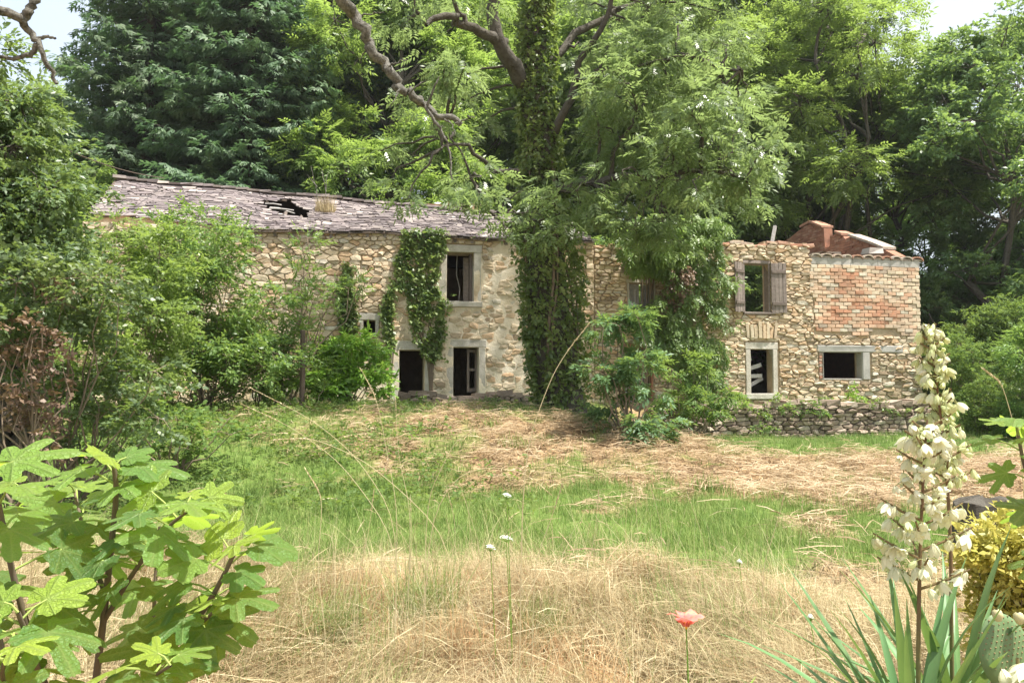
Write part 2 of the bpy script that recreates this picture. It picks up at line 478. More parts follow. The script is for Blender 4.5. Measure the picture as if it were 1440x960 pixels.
def rubble(x0, x1, z0, z1, cw, ch, seed, top=None, holes=(), jit=.42, aniso=None):
    """irregular stones filling a rectangle: anisotropic Voronoi cells of jittered courses"""
    r = random.Random(seed)
    an = aniso or cw / ch
    pts = []
    z = z0 - ch
    row = 0
    while z < z1 + ch:
        hrow = ch * r.uniform(.55, 1.45)
        x = x0 - cw * r.uniform(.2, 1.0)
        while x < x1 + cw:
            w = cw * r.choice([.35, .5, .7, .9, 1.2, 1.7])
            pts.append(((x + w / 2 + r.uniform(-.1, .1) * w) / an, z + hrow * (.5 + r.uniform(-jit, jit) * .7)))
            x += w
        z += hrow
    A = np.array(pts)
    polys = []
    for i in range(len(A)):
        d = A - A[i]; dd = (d ** 2).sum(1)
        near = np.argsort(dd)[1:15]
        poly = [(A[i][0] - 3 * ch, A[i][1] - 3 * ch), (A[i][0] + 3 * ch, A[i][1] - 3 * ch), (A[i][0] + 3 * ch, A[i][1] + 3 * ch), (A[i][0] - 3 * ch, A[i][1] + 3 * ch)]
        for j in near:
            mx, my = (A[i] + A[j]) / 2
            nx, ny = d[j]
            poly = clip_poly(poly, nx, ny, nx * mx + ny * my)
            if len(poly) < 3: break
        if len(poly) < 3: continue
        poly = [(p[0] * an, p[1]) for p in poly]
        for nx, ny, dd_ in ((-1, 0, -x0), (1, 0, x1), (0, -1, -z0)):
            if len(poly) >= 3: poly = clip_poly(poly, nx, ny, dd_)
        if len(poly) < 3: continue
        cx = sum(p[0] for p in poly) / len(poly); cz = sum(p[1] for p in poly) / len(poly)
        zt = top(cx) if top else z1
        poly = clip_poly(poly, 0, 1, zt)
        for hx0, hx1, hz0, hz1 in holes:
            if len(poly) < 3: break
            if max(p[0] for p in poly) <= hx0 or min(p[0] for p in poly) >= hx1 or max(p[1] for p in poly) <= hz0 or min(p[1] for p in poly) >= hz1: continue
            cand = [clip_poly(poly, 1, 0, hx0), clip_poly(poly, -1, 0, -hx1), clip_poly(poly, 0, 1, hz0), clip_poly(poly, 0, -1, -hz1)]
            poly = max(cand, key=lambda q: area(q) if len(q) >= 3 else 0)
        if len(poly) < 3 or area(poly) < .12 * cw * ch: continue
        polys.append(poly)
    return polys

def stone_geo(poly, gap, y, h, r):
    """one stone: outline at depth y (wall face), proud by h towards -y"""
    k = len(poly)
    # merge very short edges
    q = []
    for i in range(k):
        a = poly[i]; b_ = poly[(i + 1) % k]
        if math.hypot(a[0] - b_[0], a[1] - b_[1]) > .018: q.append(a)
    if len(q) < 3: return None
    poly = q; k = len(poly)
    cx = sum(p[0] for p in poly) / k; cz = sum(p[1] for p in poly) / k
    rad = math.sqrt(area(poly) / math.pi)
    if rad < .02: return None
    s = max(.5, 1 - gap / rad)
    o = [(cx + (p[0] - cx) * s + r.uniform(-.006, .006), cz + (p[1] - cz) * s + r.uniform(-.006, .006)) for p in poly]
    # break straight edges
    q = []
    for i in range(k):
        a = o[i]; b_ = o[(i + 1) % k]; q.append(a)
        if k <= 6 and math.hypot(a[0] - b_[0], a[1] - b_[1]) > .09:
            q.append(((a[0] + b_[0]) / 2 + r.uniform(-.014, .014), (a[1] + b_[1]) / 2 + r.uniform(-.012, .012)))
    o = q; k = len(o)
    tilt = r.uniform(-.25, .25) * h / rad; tilt2 = r.uniform(-.25, .25) * h / rad
    V = [(p[0], y + .04, p[1]) for p in o]
    V += [(p[0], y - h * .55, p[1]) for p in o]
    si = .85 + r.uniform(-.08, .06)
    V += [(cx + (p[0] - cx) * si, y - h * r.uniform(.85, 1.1) + tilt * (p[0] - cx) + tilt2 * (p[1] - cz), cz + (p[1] - cz) * si) for p in o]
    F = []
    for i in range(k):
        j = (i + 1) % k
        F.append((i, j, k + j, k + i)); F.append((k + i, k + j, 2 * k + j, 2 * k + i))
    V.append((cx + r.uniform(-.2, .2) * rad, y - h * r.uniform(.9, 1.25), cz + r.uniform(-.2, .2) * rad))
    for i in range(k): F.append((2 * k + i, 2 * k + (i + 1) % k, 3 * k))
    return V, F

def lay_stones(polys, parent, mat, gap, y, hfun, seed, name='stone', maxparts=290, vis=None, rest_name='rubble_stone', loc=(0, 0, 0), rfun=None):
    r = random.Random(seed)
    order = sorted(polys, key=lambda p: -area(p) * (1 if vis is None or vis(p) else .001))
    rest = MB(); nparts = 0
    for p in order:
        cx = sum(a[0] for a in p) / len(p); cz = sum(a[1] for a in p) / len(p)
        gm = stone_geo(p, gap * r.uniform(.7, 1.5), y, hfun(cx, cz, r), r)
        if gm is None: continue
        rv = rfun(cx, cz, r) if rfun else r.random()
        if nparts < maxparts and (vis is None or vis(p)):
            mb = MB(); mb.add([(v[0] - cx, v[1] - y, v[2] - cz) for v in gm[0]], gm[1], rv)
            mb.build(name, mat, parent, (cx + loc[0], y + loc[1], cz + loc[2])); nparts += 1
        else:
            rest.add(gm[0], gm[1], rv)
    if rest.v:
        o = rest.build(rest_name, mat, parent, loc); tag(o, kind='stuff')

def wall_grid(x0, x1, z0, z1, holes, thick, step, disp=None, top=None, edges_x=()):
    xs = list(np.arange(x0, x1, step)) + [x1]
    zs = list(np.arange(z0, z1, step)) + [z1]
    for a, b_, c_, d_ in holes:
        xs += [a, b_]; zs += [c_, d_]
    xs += list(edges_x)
    xs = sorted(v for v in set(round(v, 4) for v in xs) if x0 - 1e-6 <= v <= x1 + 1e-6)
    zs = sorted(v for v in set(round(v, 4) for v in zs) if z0 - 1e-6 <= v <= z1 + 1e-6)
    def thin(vs, keep):
        out = [vs[0]]
        for v in vs[1:]:
            if v - out[-1] < step * .25:
                if v in keep and out[-1] not in keep: out[-1] = v
                elif v in keep: out.append(v)
            else: out.append(v)
        return out
    kx = set(round(v, 4) for hh in holes for v in hh[:2]) | {round(x0, 4), round(x1, 4)}
    kz = set(round(v, 4) for hh in holes for v in hh[2:]) | {round(z0, 4), round(z1, 4)}
    xs = thin(xs, kx); zs = thin(zs, kz)
    nx, nz = len(xs), len(zs)
    keep = np.zeros((nx - 1, nz - 1), bool)
    for i in range(nx - 1):
        for j in range(nz - 1):
            cx = (xs[i] + xs[i + 1]) / 2; cz = (zs[j] + zs[j + 1]) / 2
            k = not any(a < cx < b_ and c_ < cz < d_ for a, b_, c_, d_ in holes)
            if top and cz > top(cx): k = False
            keep[i, j] = k
    V = []
    for i in range(nx):
        for j in range(nz):
            V.append((xs[i], -(disp(xs[i], zs[j]) if disp else 0), zs[j]))
    nb = len(V)
    for i in range(nx):
        for j in range(nz): V.append((xs[i], thick, zs[j]))
    I = lambda i, j: i * nz + j
    F = []
    for i in range(nx - 1):
        for j in range(nz - 1):
            if not keep[i, j]: continue
            F.append((I(i, j), I(i + 1, j), I(i + 1, j + 1), I(i, j + 1)))
            F.append((nb + I(i, j), nb + I(i, j + 1), nb + I(i + 1, j + 1), nb + I(i + 1, j)))
            if i == 0 or not keep[i - 1, j]: F.append((I(i, j), I(i, j + 1), nb + I(i, j + 1), nb + I(i, j)))
            if i == nx - 2 or not keep[i + 1, j]: F.append((I(i + 1, j), nb + I(i + 1, j), nb + I(i + 1, j + 1), I(i + 1, j + 1)))
            if j == 0 or not keep[i, j - 1]: F.append((I(i, j), nb + I(i, j), nb + I(i + 1, j), I(i + 1, j)))
            if j == nz - 2 or not keep[i, j + 1]: F.append((I(i, j + 1), I(i + 1, j + 1), nb + I(i + 1, j + 1), nb + I(i, j + 1)))
    mb = MB(); mb.add(V, F, .5)
    return mb

BZ = 1.1
def building(name, tc):
    q = FO + FD * tc
    e = empty(name, (q[0], q[1], BZ), ROT)
    return e

def win_rect(px0, px1, py0, py1):
    """opening from photo pixels, as t0,t1,z0,z1 on the facade"""
    t0, _ = fac(px0, (py0 + py1) / 2); t1, _ = fac(px1, (py0 + py1) / 2)
    _, za = fac((px0 + px1) / 2, py0); _, zb = fac((px0 + px1) / 2, py1)
    return [t0, t1, zb, za]

def surround(parent, rect, tc, jw, lh, sh, proud=.05, deep=.22, mat=None, name='window', sill_out=.05, hasill=True):
    """stone surround: two jambs, lintel, sill as sub-parts of the window"""
    mat = mat or M['dressed']
    t0, t1, z0, z1 = rect
    t0 -= tc; t1 -= tc; z0 -= BZ; z1 -= BZ
    e = bpy.data.objects.new(name, None); COL.objects.link(e); e.parent = parent
    e.location = ((t0 + t1) / 2, 0, z0); e.empty_display_size = .1
    cx = (t0 + t1) / 2
    def bx(nm, a, b_, rv):
        mb = MB(); bevel_box(mb, a, b_, .012, rv); return mb.build(nm, mat, e)
    bot = 0 if not hasill else 0
    h = z1 - z0
    bx('jamb', (t0 - jw - cx, -proud, bot), (t0 - cx, deep, h), .3)
    bx('jamb', (t1 - cx, -proud, bot), (t1 + jw - cx, deep, h), .5)
    bx('lintel', (t0 - jw - .02 - cx, -proud - .004, h), (t1 + jw + .02 - cx, deep, h + lh), .6)
    if hasill: bx('sill', (t0 - jw - .03 - cx, -proud - sill_out, -sh), (t1 + jw + .03 - cx, deep, 0), .45)
    return e

def bevel_box(mb, a, b_, bv, rv=.5, jit=.006):
    x0, y0, z0 = a; x1, y1, z1 = b_
    r = lambda: random.uniform(-jit, jit)
    V = [(x0, y1, z0), (x1, y1, z0), (x1, y1, z1), (x0, y1, z1),
         (x0 + r(), y0 + bv, z0 + r()), (x1 + r(), y0 + bv, z0 + r()), (x1 + r(), y0 + bv, z1 + r()), (x0 + r(), y0 + bv, z1 + r()),
         (x0 + bv, y0 + r(), z0 + bv), (x1 - bv, y0 + r(), z0 + bv), (x1 - bv, y0 + r(), z1 - bv), (x0 + bv, y0 + r(), z1 - bv)]
    F = [(0, 3, 2, 1), (8, 9, 10, 11)]
    for i in range(4):
        j = (i + 1) % 4
        F.append((i, j, 4 + j, 4 + i)); F.append((4 + i, 4 + j, 8 + j, 8 + i))
    mb.add(V, F, rv)

# ------------------------------------------------------------------ farmhouse with the slate roof
TL, TR = -10.65, 2.3
FTC = -4.2
house = building('stone_farmhouse', FTC)
tag(house, 'long derelict stone farmhouse with sagging slate roof and ivy strip', 'house')
w_up = win_rect(628, 666, 355, 424)
w_dl = win_rect(561, 597, 492, 562)
w_dr = win_rect(637, 673, 488, 562)
w_sm = win_rect(511, 528, 450, 470)
EAVE = 5.62
def plast(t, z):
    """how much render still covers the wall (1 = covered)"""
    n = float(fbm(np.array(t * .8), np.array(z * .8), 31)) - .5
    n2 = float(fbm(np.array(t * 3.1), np.array(z * 3.1), 37)) - .5
    a = ss((t + 4.05 + n * 3.0 + (z - 3.5) * -.25) / 1.1)
    a *= 1 - .9 * ss((z - 4.9 + n * 1.2) / .6)
    a *= 1 - .6 * ss((t - .2 + n * 2) / 1.0)
    return float(np.clip(a + n2 * 1.1, 0, 1))

holes = [(w[0] - FTC, w[1] - FTC, w[2] - BZ, w[3] - BZ) for w in (w_up, w_dl, w_dr, w_sm)]
def disp_f(x, z):
    t = x + FTC; zz = z + BZ
    return .052 * plast(t, zz) + .02 * (float(fbm(np.array(t * 4), np.array(zz * 4), 41)) - .5)
wx0, wx1 = TL - FTC, TR - FTC
mbw = wall_grid(wx0, wx1, -.5, EAVE - BZ, holes, .55, .11, disp_f)
def _wallmat():
    """one wall: pale render where it survives, earthy mortar between bare stones"""
    m, nt, b, out = newmat('rendered_wall')
    g = nd(nt, 'ShaderNodeNewGeometry'); a = nd(nt, 'ShaderNodeAttribute'); a.attribute_name = 'rnd'
    n = noise_node(nt, 1.6, 6, .7, g.outputs['Position']); n2 = noise_node(nt, 12, 5, .7, g.outputs['Position'])
    pl = ramp(nt, [(.3, (.48, .37, .25)), (.45, (.66, .56, .41)), (.62, (.74, .66, .53)), (.78, (.58, .49, .37))], n.outputs[0])
    mo = ramp(nt, [(.3, (.34, .25, .16)), (.55, (.56, .45, .31)), (.8, (.64, .54, .39))], n2.outputs[0])
    f = mathn(nt, 'ADD', a.outputs['Fac'], mathn(nt, 'MULTIPLY', mathn(nt, 'SUBTRACT', n2.outputs[0], .5), .5))
    rf = ramp(nt, [(.35, (0, 0, 0)), (.55, (1, 1, 1))], f)
    c = mixc(nt, mo.outputs[0], pl.outputs[0], rf.outputs[0])
    nt.links.new(c, b.inputs['Base Color']); b.inputs['Roughness'].default_value = .95
    n3 = noise_node(nt, 20, 6, .75, g.outputs['Position'])
    bp = nd(nt, 'ShaderNodeBump'); bp.inputs['Strength'].default_value = .7; bp.inputs['Distance'].default_value = .03
    nt.links.new(n3.outputs[0], bp.inputs['Height']); nt.links.new(bp.outputs[0], b.inputs['Normal'])
    return m
M['rendered'] = _wallmat()
mbw.r = [plast(v[0] + FTC, v[2] + BZ) for v in mbw.v]
hwall = mbw.build('wall', M['rendered'], house)
frames = [(w_up[0] - .22, w_up[1] + .22, w_up[2] - .17, w_up[3] + .22), (w_dl[0] - .2, w_dl[1] + .2, 0, w_dl[3] + .24),
          (w_dr[0] - .19, w_dr[1] + .19, 0, w_dr[3] + .22), (w_sm[0] - .1, w_sm[1] + .1, w_sm[2] - .05, w_sm[3] + .2)]
fh = [(a - FTC, b_ - FTC, c_ - BZ, d_ - BZ) for a, b_, c_, d_ in frames]
pol = rubble(wx0, wx1, -.2, EAVE - BZ, .28, .135, 5, holes=fh)
def hst(cx, cz, r):
    return r.uniform(.028, .06) if plast(cx + FTC, cz + BZ) < .3 else r.uniform(.02, .058)
def vis_house(p):
    cx = sum(a[0] for a in p) / len(p) + FTC; cz = sum(a[1] for a in p) / len(p) + BZ
    return cx > -8.0 and cz > 2.2 and plast(cx, cz) < .4
def rstone(cx, cz, r):
    return min(1, max(0, r.gauss(.5, .24)))
lay_stones(pol, hwall, M['stone'], .006, -.015, hst, 6, vis=vis_house, rfun=rstone)

surround(house, w_up, FTC, .2, .20, .15, name='window')
surround(house, w_dl, FTC, .2, .24, .1, name='door', hasill=False)
surround(house, w_dr, FTC, .18, .20, .1, name='door', hasill=False)
surround(house, w_sm, FTC, .09, .18, .05, name='window', sill_out=.0)
# remains of joinery inside the openings
def joinery(rect, tc, par, bars):
    t0, t1, z0, z1 = rect
    mb = MB()
    x0 = t0 - tc; x1 = t1 - tc; a = z0 - BZ; c_ = z1 - BZ
    for (u0, u1, v0, v1, y0, y1) in bars:
        mb.box((x0 + u0 * (x1 - x0), y0, a + v0 * (c_ - a)), (x0 + u1 * (x1 - x0), y1, a + v1 * (c_ - a)), random.random(), .006)
    mb.build('casement', M['oldwood'], par)
joinery(w_up, FTC, house, [(.9, .98, 0, 1, .2, .42), (.0, .05, 0, 1, .22, .28), (.7, .9, .02, .95, .42, .46)])
joinery(w_dr, FTC, house, [(.62, .70, .15, .97, .3, .34), (.92, .99, .15, .97, .3, .34), (.70, .92, .15, .22, .3, .34), (.70, .92, .55, .60, .3, .34), (.70, .92, .91, .97, .3, .34)])
mb = MB(); mb.tube([(w_up[0] + .35 - FTC, .5, w_up[3] - BZ), (w_up[0] + .33 - FTC, .5, w_up[2] + .8 - BZ), (w_up[0] + .42 - FTC, .45, w_up[2] + .4 - BZ), (w_up[0] + .38 - FTC, .4, w_up[2] - BZ)], .008, 5)
mb.build('hanging_wire', M['whitewood'], house)

DEP = 6.0; RDG = 3.0
def ridge_z(t): return np.interp(t, [TL, -6, -1, TR], [7.42, 7.22, 6.98, 6.92])
# back wall, end walls and floor
mb = MB(); mb.box((wx0, DEP - .5, -.5), (wx1, DEP, EAVE - BZ)); mb.build('back_wall', M['mortar'], house)
for xx in (wx0 + .02, wx1 - .5):
    t = xx + FTC
    mb = MB(); zr = float(ridge_z(t)) - BZ - .1; ze = EAVE - BZ
    x2 = xx + .48
    V = [(xx, .56, -.5), (xx, DEP - .51, -.5), (xx, DEP - .51, ze - .02), (xx, RDG, zr), (xx, .56, ze + .1)]
    V += [(x2, *v[1:]) for v in V]
    mb.add(V, [(0, 4, 3, 2, 1), (5, 6, 7, 8, 9)] + [(i, (i + 1) % 5, 5 + (i + 1) % 5, 5 + i) for i in range(5)])
    mb.build('gable_wall', M['mortar'], house)
mb = MB(); mb.box((wx0 + .5, .56, 2.35), (wx1 - .5, DEP - .51, 2.5)); mb.build('upper_floor', M['darkwood'], house)

# roof: s = 0 at the eave, 1 at the ridge
def roof_pt(t, s, lift=0.0):
    y0 = -.13
    ze = EAVE - .03 + .03 * math.sin(t * 1.3) + .02 * math.sin(t * 3.1)
    zr = float(ridge_z(t)) + .02 * math.sin(t * 2.2)
    sag = -.05 * math.sin(s * math.pi) * (1 + .8 * math.sin(t * .9))
    y = y0 + (RDG - y0) * s
    return np.array([t - FTC, y, ze + (zr - ze) * s + sag + lift - BZ])
def eave_s(t):
    """slates lost along the eave near the left end"""
    return float(np.interp(t, [TL, -10.0, -9.2, -8.4, -7.7, 3], [.20, .17, .12, .07, 0, 0]))
def find_roof(px, py):
    best = None
    for t in np.linspace(TL, TR, 90):
        for s in np.linspace(0, 1, 30):
            p = roof_pt(t, s); w = fw(p[0] + FTC, p[1], p[2] + BZ)
            q = project(w); d = (q[0] - px) ** 2 + (q[1] - py) ** 2
            if best is None or d < best[0]: best = (d, t, s)
    return best[1], best[2]
hA = [find_roof(*q) for q in ((364, 283), (406, 279), (416, 289), (436, 297), (436, 309), (400, 305), (376, 294))]
def in_hole(t, s):
    c = False; k = len(hA)
    for i in range(k):
        (a, b_), (c_, d_) = hA[i], hA[(i + 1) % k]
        if (b_ > s) != (d_ > s) and t < (c_ - a) * (s - b_) / (d_ - b_) + a: c = not c
    return c
fill = MB()
for tt in np.arange(TL, -7.8, .3):
    for q0 in (0,):
        a_, b_ = roof_pt(tt, eave_s(tt) + .02), roof_pt(tt + .3, eave_s(tt + .3) + .02)
        fill.add([(a_[0], a_[1] - .04, EAVE - BZ - .3), (b_[0], b_[1] - .04, EAVE - BZ - .3), (b_[0], b_[1] - .04, b_[2] - .01), (a_[0], a_[1] - .04, a_[2] - .01), (a_[0], -.01, EAVE - BZ - .004), (b_[0], -.01, EAVE - BZ - .004), (b_[0], b_[1] - .05, EAVE - BZ + .004), (a_[0], a_[1] - .05, EAVE - BZ + .004)], [(0, 1, 2, 3), (4, 5, 6, 7)])
fill.build('wall_head', M['mortar'], house)
roof = MB()
RX0, RX1 = TL - .12, TR + .05
ts = np.arange(RX0, RX1 + .01, .12); sv = np.linspace(0, 1, 29)
for i in range(len(ts) - 1):
    for j in range(len(sv) - 1):
        tm, sm = (ts[i] + ts[i + 1]) / 2, (sv[j] + sv[j + 1]) / 2
        if in_hole(tm, sm) or sm < eave_s(tm) + .01: continue
        vs = [roof_pt(ts[i], sv[j]), roof_pt(ts[i + 1], sv[j]), roof_pt(ts[i + 1], sv[j + 1]), roof_pt(ts[i], sv[j + 1])]
        lo = [v - np.array([0, 0, .035]) for v in vs]
        roof.add(vs + lo, [(0, 1, 2, 3), (4, 7, 6, 5), (0, 4, 5, 1), (2, 6, 7, 3), (1, 5, 6, 2), (3, 7, 4, 0)])
for i in range(0, len(ts) - 8, 8):       # rear slope
    a, b_ = ts[i], ts[min(i + 8, len(ts) - 1)]
    p, q = roof_pt(a, 1), roof_pt(b_, 1)
    roof.add([p, q, (q[0], DEP + .15, EAVE - .1 - BZ), (p[0], DEP + .15, EAVE - .1 - BZ)], [(0, 1, 2, 3)])
roof_o = roof.build('roof', M['darkwood'], house)
tag(roof_o, 'weathered purple-grey slate roof with a hole showing broken laths')
rest = MB(); npart = 0
sl = 3.45
rows = 36
rr = random.Random(12)
for k in range(rows):
    s0 = k / rows
    t = RX0 + rr.uniform(0, .15)
    while t < RX1 - .1:
        w = rr.choice([.10, .14, .18, .24, .33]) * rr.uniform(.85, 1.15); tm = t + w / 2
        sm = s0 + .02 + rr.uniform(-.008, .008)
        if in_hole(tm, sm) or (eave_s(tm) > 0 and sm < eave_s(tm) - .01) or rr.random() < .015:
            t += w; continue
        ln = rr.uniform(.15, .22)
        p = roof_pt(tm, max(0, sm - .03), .02 + .018 * rr.random())
        up = roof_pt(tm, min(1, sm + .05)) - roof_pt(tm, max(0, sm - .03)); up /= np.linalg.norm(up)
        rt = roof_pt(min(tm + .1, RX1), sm) - roof_pt(tm - .1, sm); rt /= np.linalg.norm(rt)
        yaw = rr.gauss(0, .11)
        rt, up = rt * math.cos(yaw) + up * math.sin(yaw), up * math.cos(yaw) - rt * math.sin(yaw)
        nn = np.cross(rt, up); up = up + nn * rr.uniform(-.20, -.02); nn = nn + rt * rr.gauss(0, .10)
        hw = w * .52; th = rr.uniform(.012, .03)
        c4 = [(-hw + rr.uniform(0, .05), rr.uniform(-.045, .035)), (hw - rr.uniform(0, .05), rr.uniform(-.045, .035)), (hw, ln), (-hw, ln)]
        vs = [rt * a + up * b_ for a, b_ in c4]
        V = [v for v in vs] + [v + nn * th for v in vs]
        F = [(4, 5, 6, 7), (0, 1, 5, 4), (1, 2, 6, 5), (2, 3, 7, 6), (3, 0, 4, 7), (0, 3, 2, 1)]
        rv = min(1, max(0, rr.gauss(.42, .30)))
        if npart < 290 and s0 < .11 and t > -8:
            mb = MB(); mb.add(V, F, rv); mb.build('slate', M['slate'], roof_o, p); npart += 1
        else:
            rest.add([v + p for v in V], F, rv)
        t += w * .97
# ridge slabs
t = RX0
while t < RX1 - .2:
    p = roof_pt(t + .15, 1, .05); w = rr.uniform(.25, .42)
    rest.box(p + np.array([-w / 2, -.16, -.03]), p + np.array([w / 2, .16, .02 + rr.uniform(0, .03)]), rr.uniform(.5, 1), .015)
    t += w * .95
tag(rest.build('slates', M['slate'], roof_o), kind='stuff')
# broken laths and rafters in the hole
mb = MB()
for k, (a, s0, s1) in enumerate([(.25, .2, .75), (.55, .15, .7), (.85, .1, .6)]):
    t0 = min(h[0] for h in hA); t1 = max(h[0] for h in hA); tt = t0 + (t1 - t0) * a
    mb.tube([roof_pt(tt, s0, -.12), roof_pt(tt, s1, -.12)], .05, 4, .2)
mb.build('rafter', M['oldwood'], roof_o)
hc = (np.mean([h[0] for h in hA]), np.mean([h[1] for h in hA]))
for k in range(5):
    mb = MB(); a = roof_pt(hc[0] - .55 + rr.uniform(-.1, .1), hc[1] + rr.uniform(-.16, .12), -.03)
    b_ = a + np.array([rr.uniform(.4, .75), rr.uniform(-.1, .1), rr.uniform(-.13, -.02)])
    mb.tube([a, (a + b_) / 2 + np.array([0, 0, .02]), b_], .022, 4, .9)
    mb.build('broken_lath', M['greywood'], roof_o)
# rafter tails under the eave
for k in range(22):
    tt = -8 + k * .46
    mb = MB(); p = roof_pt(tt, .01, -.09); mb.box(p - np.array([.04, -.02, .05]), p + np.array([.04, .4, .04]), rr.random(), .01)
    mb.build('rafter_tail', M['oldwood'], roof_o)
# chimney stub behind the ridge
ch = fw(fac(655, 285)[0] + .0, 3.5, 0)
mbc = MB()
zc = float(ridge_z(-1.0)) - BZ
xq = -1.35 - FTC
for k in range(7):
    for i in range(4):
        mbc.box((xq + i * .26 + (k % 2) * .06, 3.2, zc - .35 + k * .1), (xq + i * .26 + .25 + (k % 2) * .06, 3.75, zc - .26 + k * .1), rr.random(), .012)
tag(mbc.build('chimney', M['tile'], house), 'crumbling low brick chimney behind the slate ridge')
mbc = MB()
xq = -2.0 - FTC
mbc.box((xq, 3.25, zc - .3), (xq + .5, 3.7, zc + .18), .3, .05); mbc.box((xq - .05, 3.2, zc + .18), (xq + .6, 3.75, zc + .24), .9, .03)
mbc.build('chimney', M['redwall'], house)

# ------------------------------------------------------------------ roofless annex on the right
AL, AR = 2.31, 12.63
ATC = 7.4
annex = building('roofless_annex', ATC)
tag(annex, 'roofless stone annex with patched brick upper wall and open shutters', 'house')
a_sh = win_rect(884, 919, 398, 438)
a_do = win_rect(879, 915, 490, 565)
a_up = win_rect(1047, 1080, 371, 439)
a_lo = win_rect(1055, 1086, 491, 553)
a_lr = win_rect(1157, 1211, 495, 532)
bt0 = fac(1143, 420)[0]
bz0 = fac(1220, 472)[1]; bz1 = fac(1210, 374)[1]
def atop(x):
    t = x + ATC
    if t > bt0 - .1: return fac(1200, 366)[1] - BZ
    return float(np.interp(t, [2.3, 5.2, 6.3, 8.5, bt0], [5.55, 5.55, 5.72, 5.82, 5.72])) - BZ + .05 * math.sin(t * 5)
ah = [(w[0] - ATC, w[1] - ATC, w[2] - BZ, w[3] - BZ) for w in (a_sh, a_do, a_up, a_lo, a_lr)]
ax0, ax1 = AL - ATC, AR - ATC
def disp_a(x, z): return .02 * (float(fbm(np.array(x * 4), np.array(z * 4), 43)) - .5)
mbw = wall_grid(ax0, ax1, -.6, 4.75, ah, .3, .14, disp_a, atop)
awall = mbw.build('wall', M['mortar'], annex)
fr = [(a_sh[0] - .05, a_sh[1] + .05, a_sh[2] - .2, a_sh[3] + .15), (a_do[0] - .08, a_do[1] + .08, 0, a_do[3] + .16),
      (a_up[0] - .05, a_up[1] + .05, a_up[2] - .08, a_up[3] + .12), (a_lo[0] - .17, a_lo[1] + .2, a_lo[2] - .2, a_lo[3] + .22),
      (a_lr[0] - .16, a_lr[1] + .32, a_lr[2] - .06, a_lr[3] + .22), (bt0, AR + 1, bz0, 9)]
fr = [(a - ATC, b_ - ATC, c_ - BZ, d_ - BZ) for a, b_, c_, d_ in fr]
pol = rubble(ax0, ax1, -.1, 4.9, .30, .10, 8, top=atop, holes=fr)
def vis_a(p):
    cx = sum(a[0] for a in p) / len(p) + ATC; return cx > 5.9
def rann(cx, cz, r):
    v = r.gauss(.5, .24)
    if cx + ATC > 9.8 and cz < 1.0: v = r.choice([.0, .05, .9, 1, .1, .5])
    return min(1, max(0, v))
lay_stones(pol, awall, M['stone'], .010, -.01, lambda x, z, r: 0.05 * r.uniform(.3, 1.4), 9, vis=vis_a, rfun=rann)
# brick panel: every brick an object
bw, bh = .275, (bz1 - bz0) / 19
def brick_mesh(w):
    mb = MB(); bevel_box(mb, (-w / 2 + .006, -.03, -bh / 2 + .006), (w / 2 - .006, .03, bh / 2 - .006), .008, .5, .003); return mb.mesh('brick', M['brick'])
bm_full = [brick_mesh(bw) for _ in range(4)]
bm_half = brick_mesh(bw * .5)
bx0 = bt0 - ATC; bx1 = ax1
panel = MB(); panel.box((bx0 + .01, -.018, bz0 - BZ), (bx1 - .01, -.002 + .03, bz1 - BZ)); panel_o = panel.build('brick_panel', M['mortar'], annex)
cb = [(.64, .53, .38), (.64, .50, .36), (.62, .45, .31), (.59, .39, .26), (.56, .32, .20), (.50, .24, .14), (.62, .56, .44), (.44, .36, .28)]
for k in range(19):
    zc = bz0 - BZ + (k + .5) * bh
    x = bx0 - bw + (0 if k % 2 else -bw / 2)
    while x < bx1 - .03:
        lft = bx0 + bw * .5 * (float(vnoise(k * .45, 0.0, 7)) * 2.4 - 1.4)
        a = max(x, lft); e = min(x + bw, bx1); w = e - a
        if k < 2 and vnoise(x * 1.3, 0.0, 8) > .35 + .3 * k: w = 0
        if w > .06:
            me = rr.choice(bm_full) if w > bw * .9 else bm_half
            o = bpy.data.objects.new('brick', me); COL.objects.link(o); o.parent = panel_o
            o.location = ((a + e) / 2, -.032 + rr.uniform(-.013, .009), zc + rr.uniform(-.007, .007) + .012 * math.sin(a * 1.9 + k * .15)); o.rotation_euler = (0, rr.gauss(0, .012), rr.gauss(0, .02))
            o.scale = (w / (bw if me != bm_half else bw * .5), 1, 1)
            red = float(fbm(np.array(a * .8), np.array(zc * 1.1), 51)) + .22 * (1 - k / 19) - .08
            q = int(np.clip((red - .27) * 11 + rr.gauss(0, 1.2), 0, 5)) if rr.random() > .13 else rr.choice([6, 7, 6])
            cc = cb[q]; f = rr.uniform(.9, 1.1)
            o.color = (cc[0] * f, cc[1] * f, cc[2] * f, 1)
        x += bw
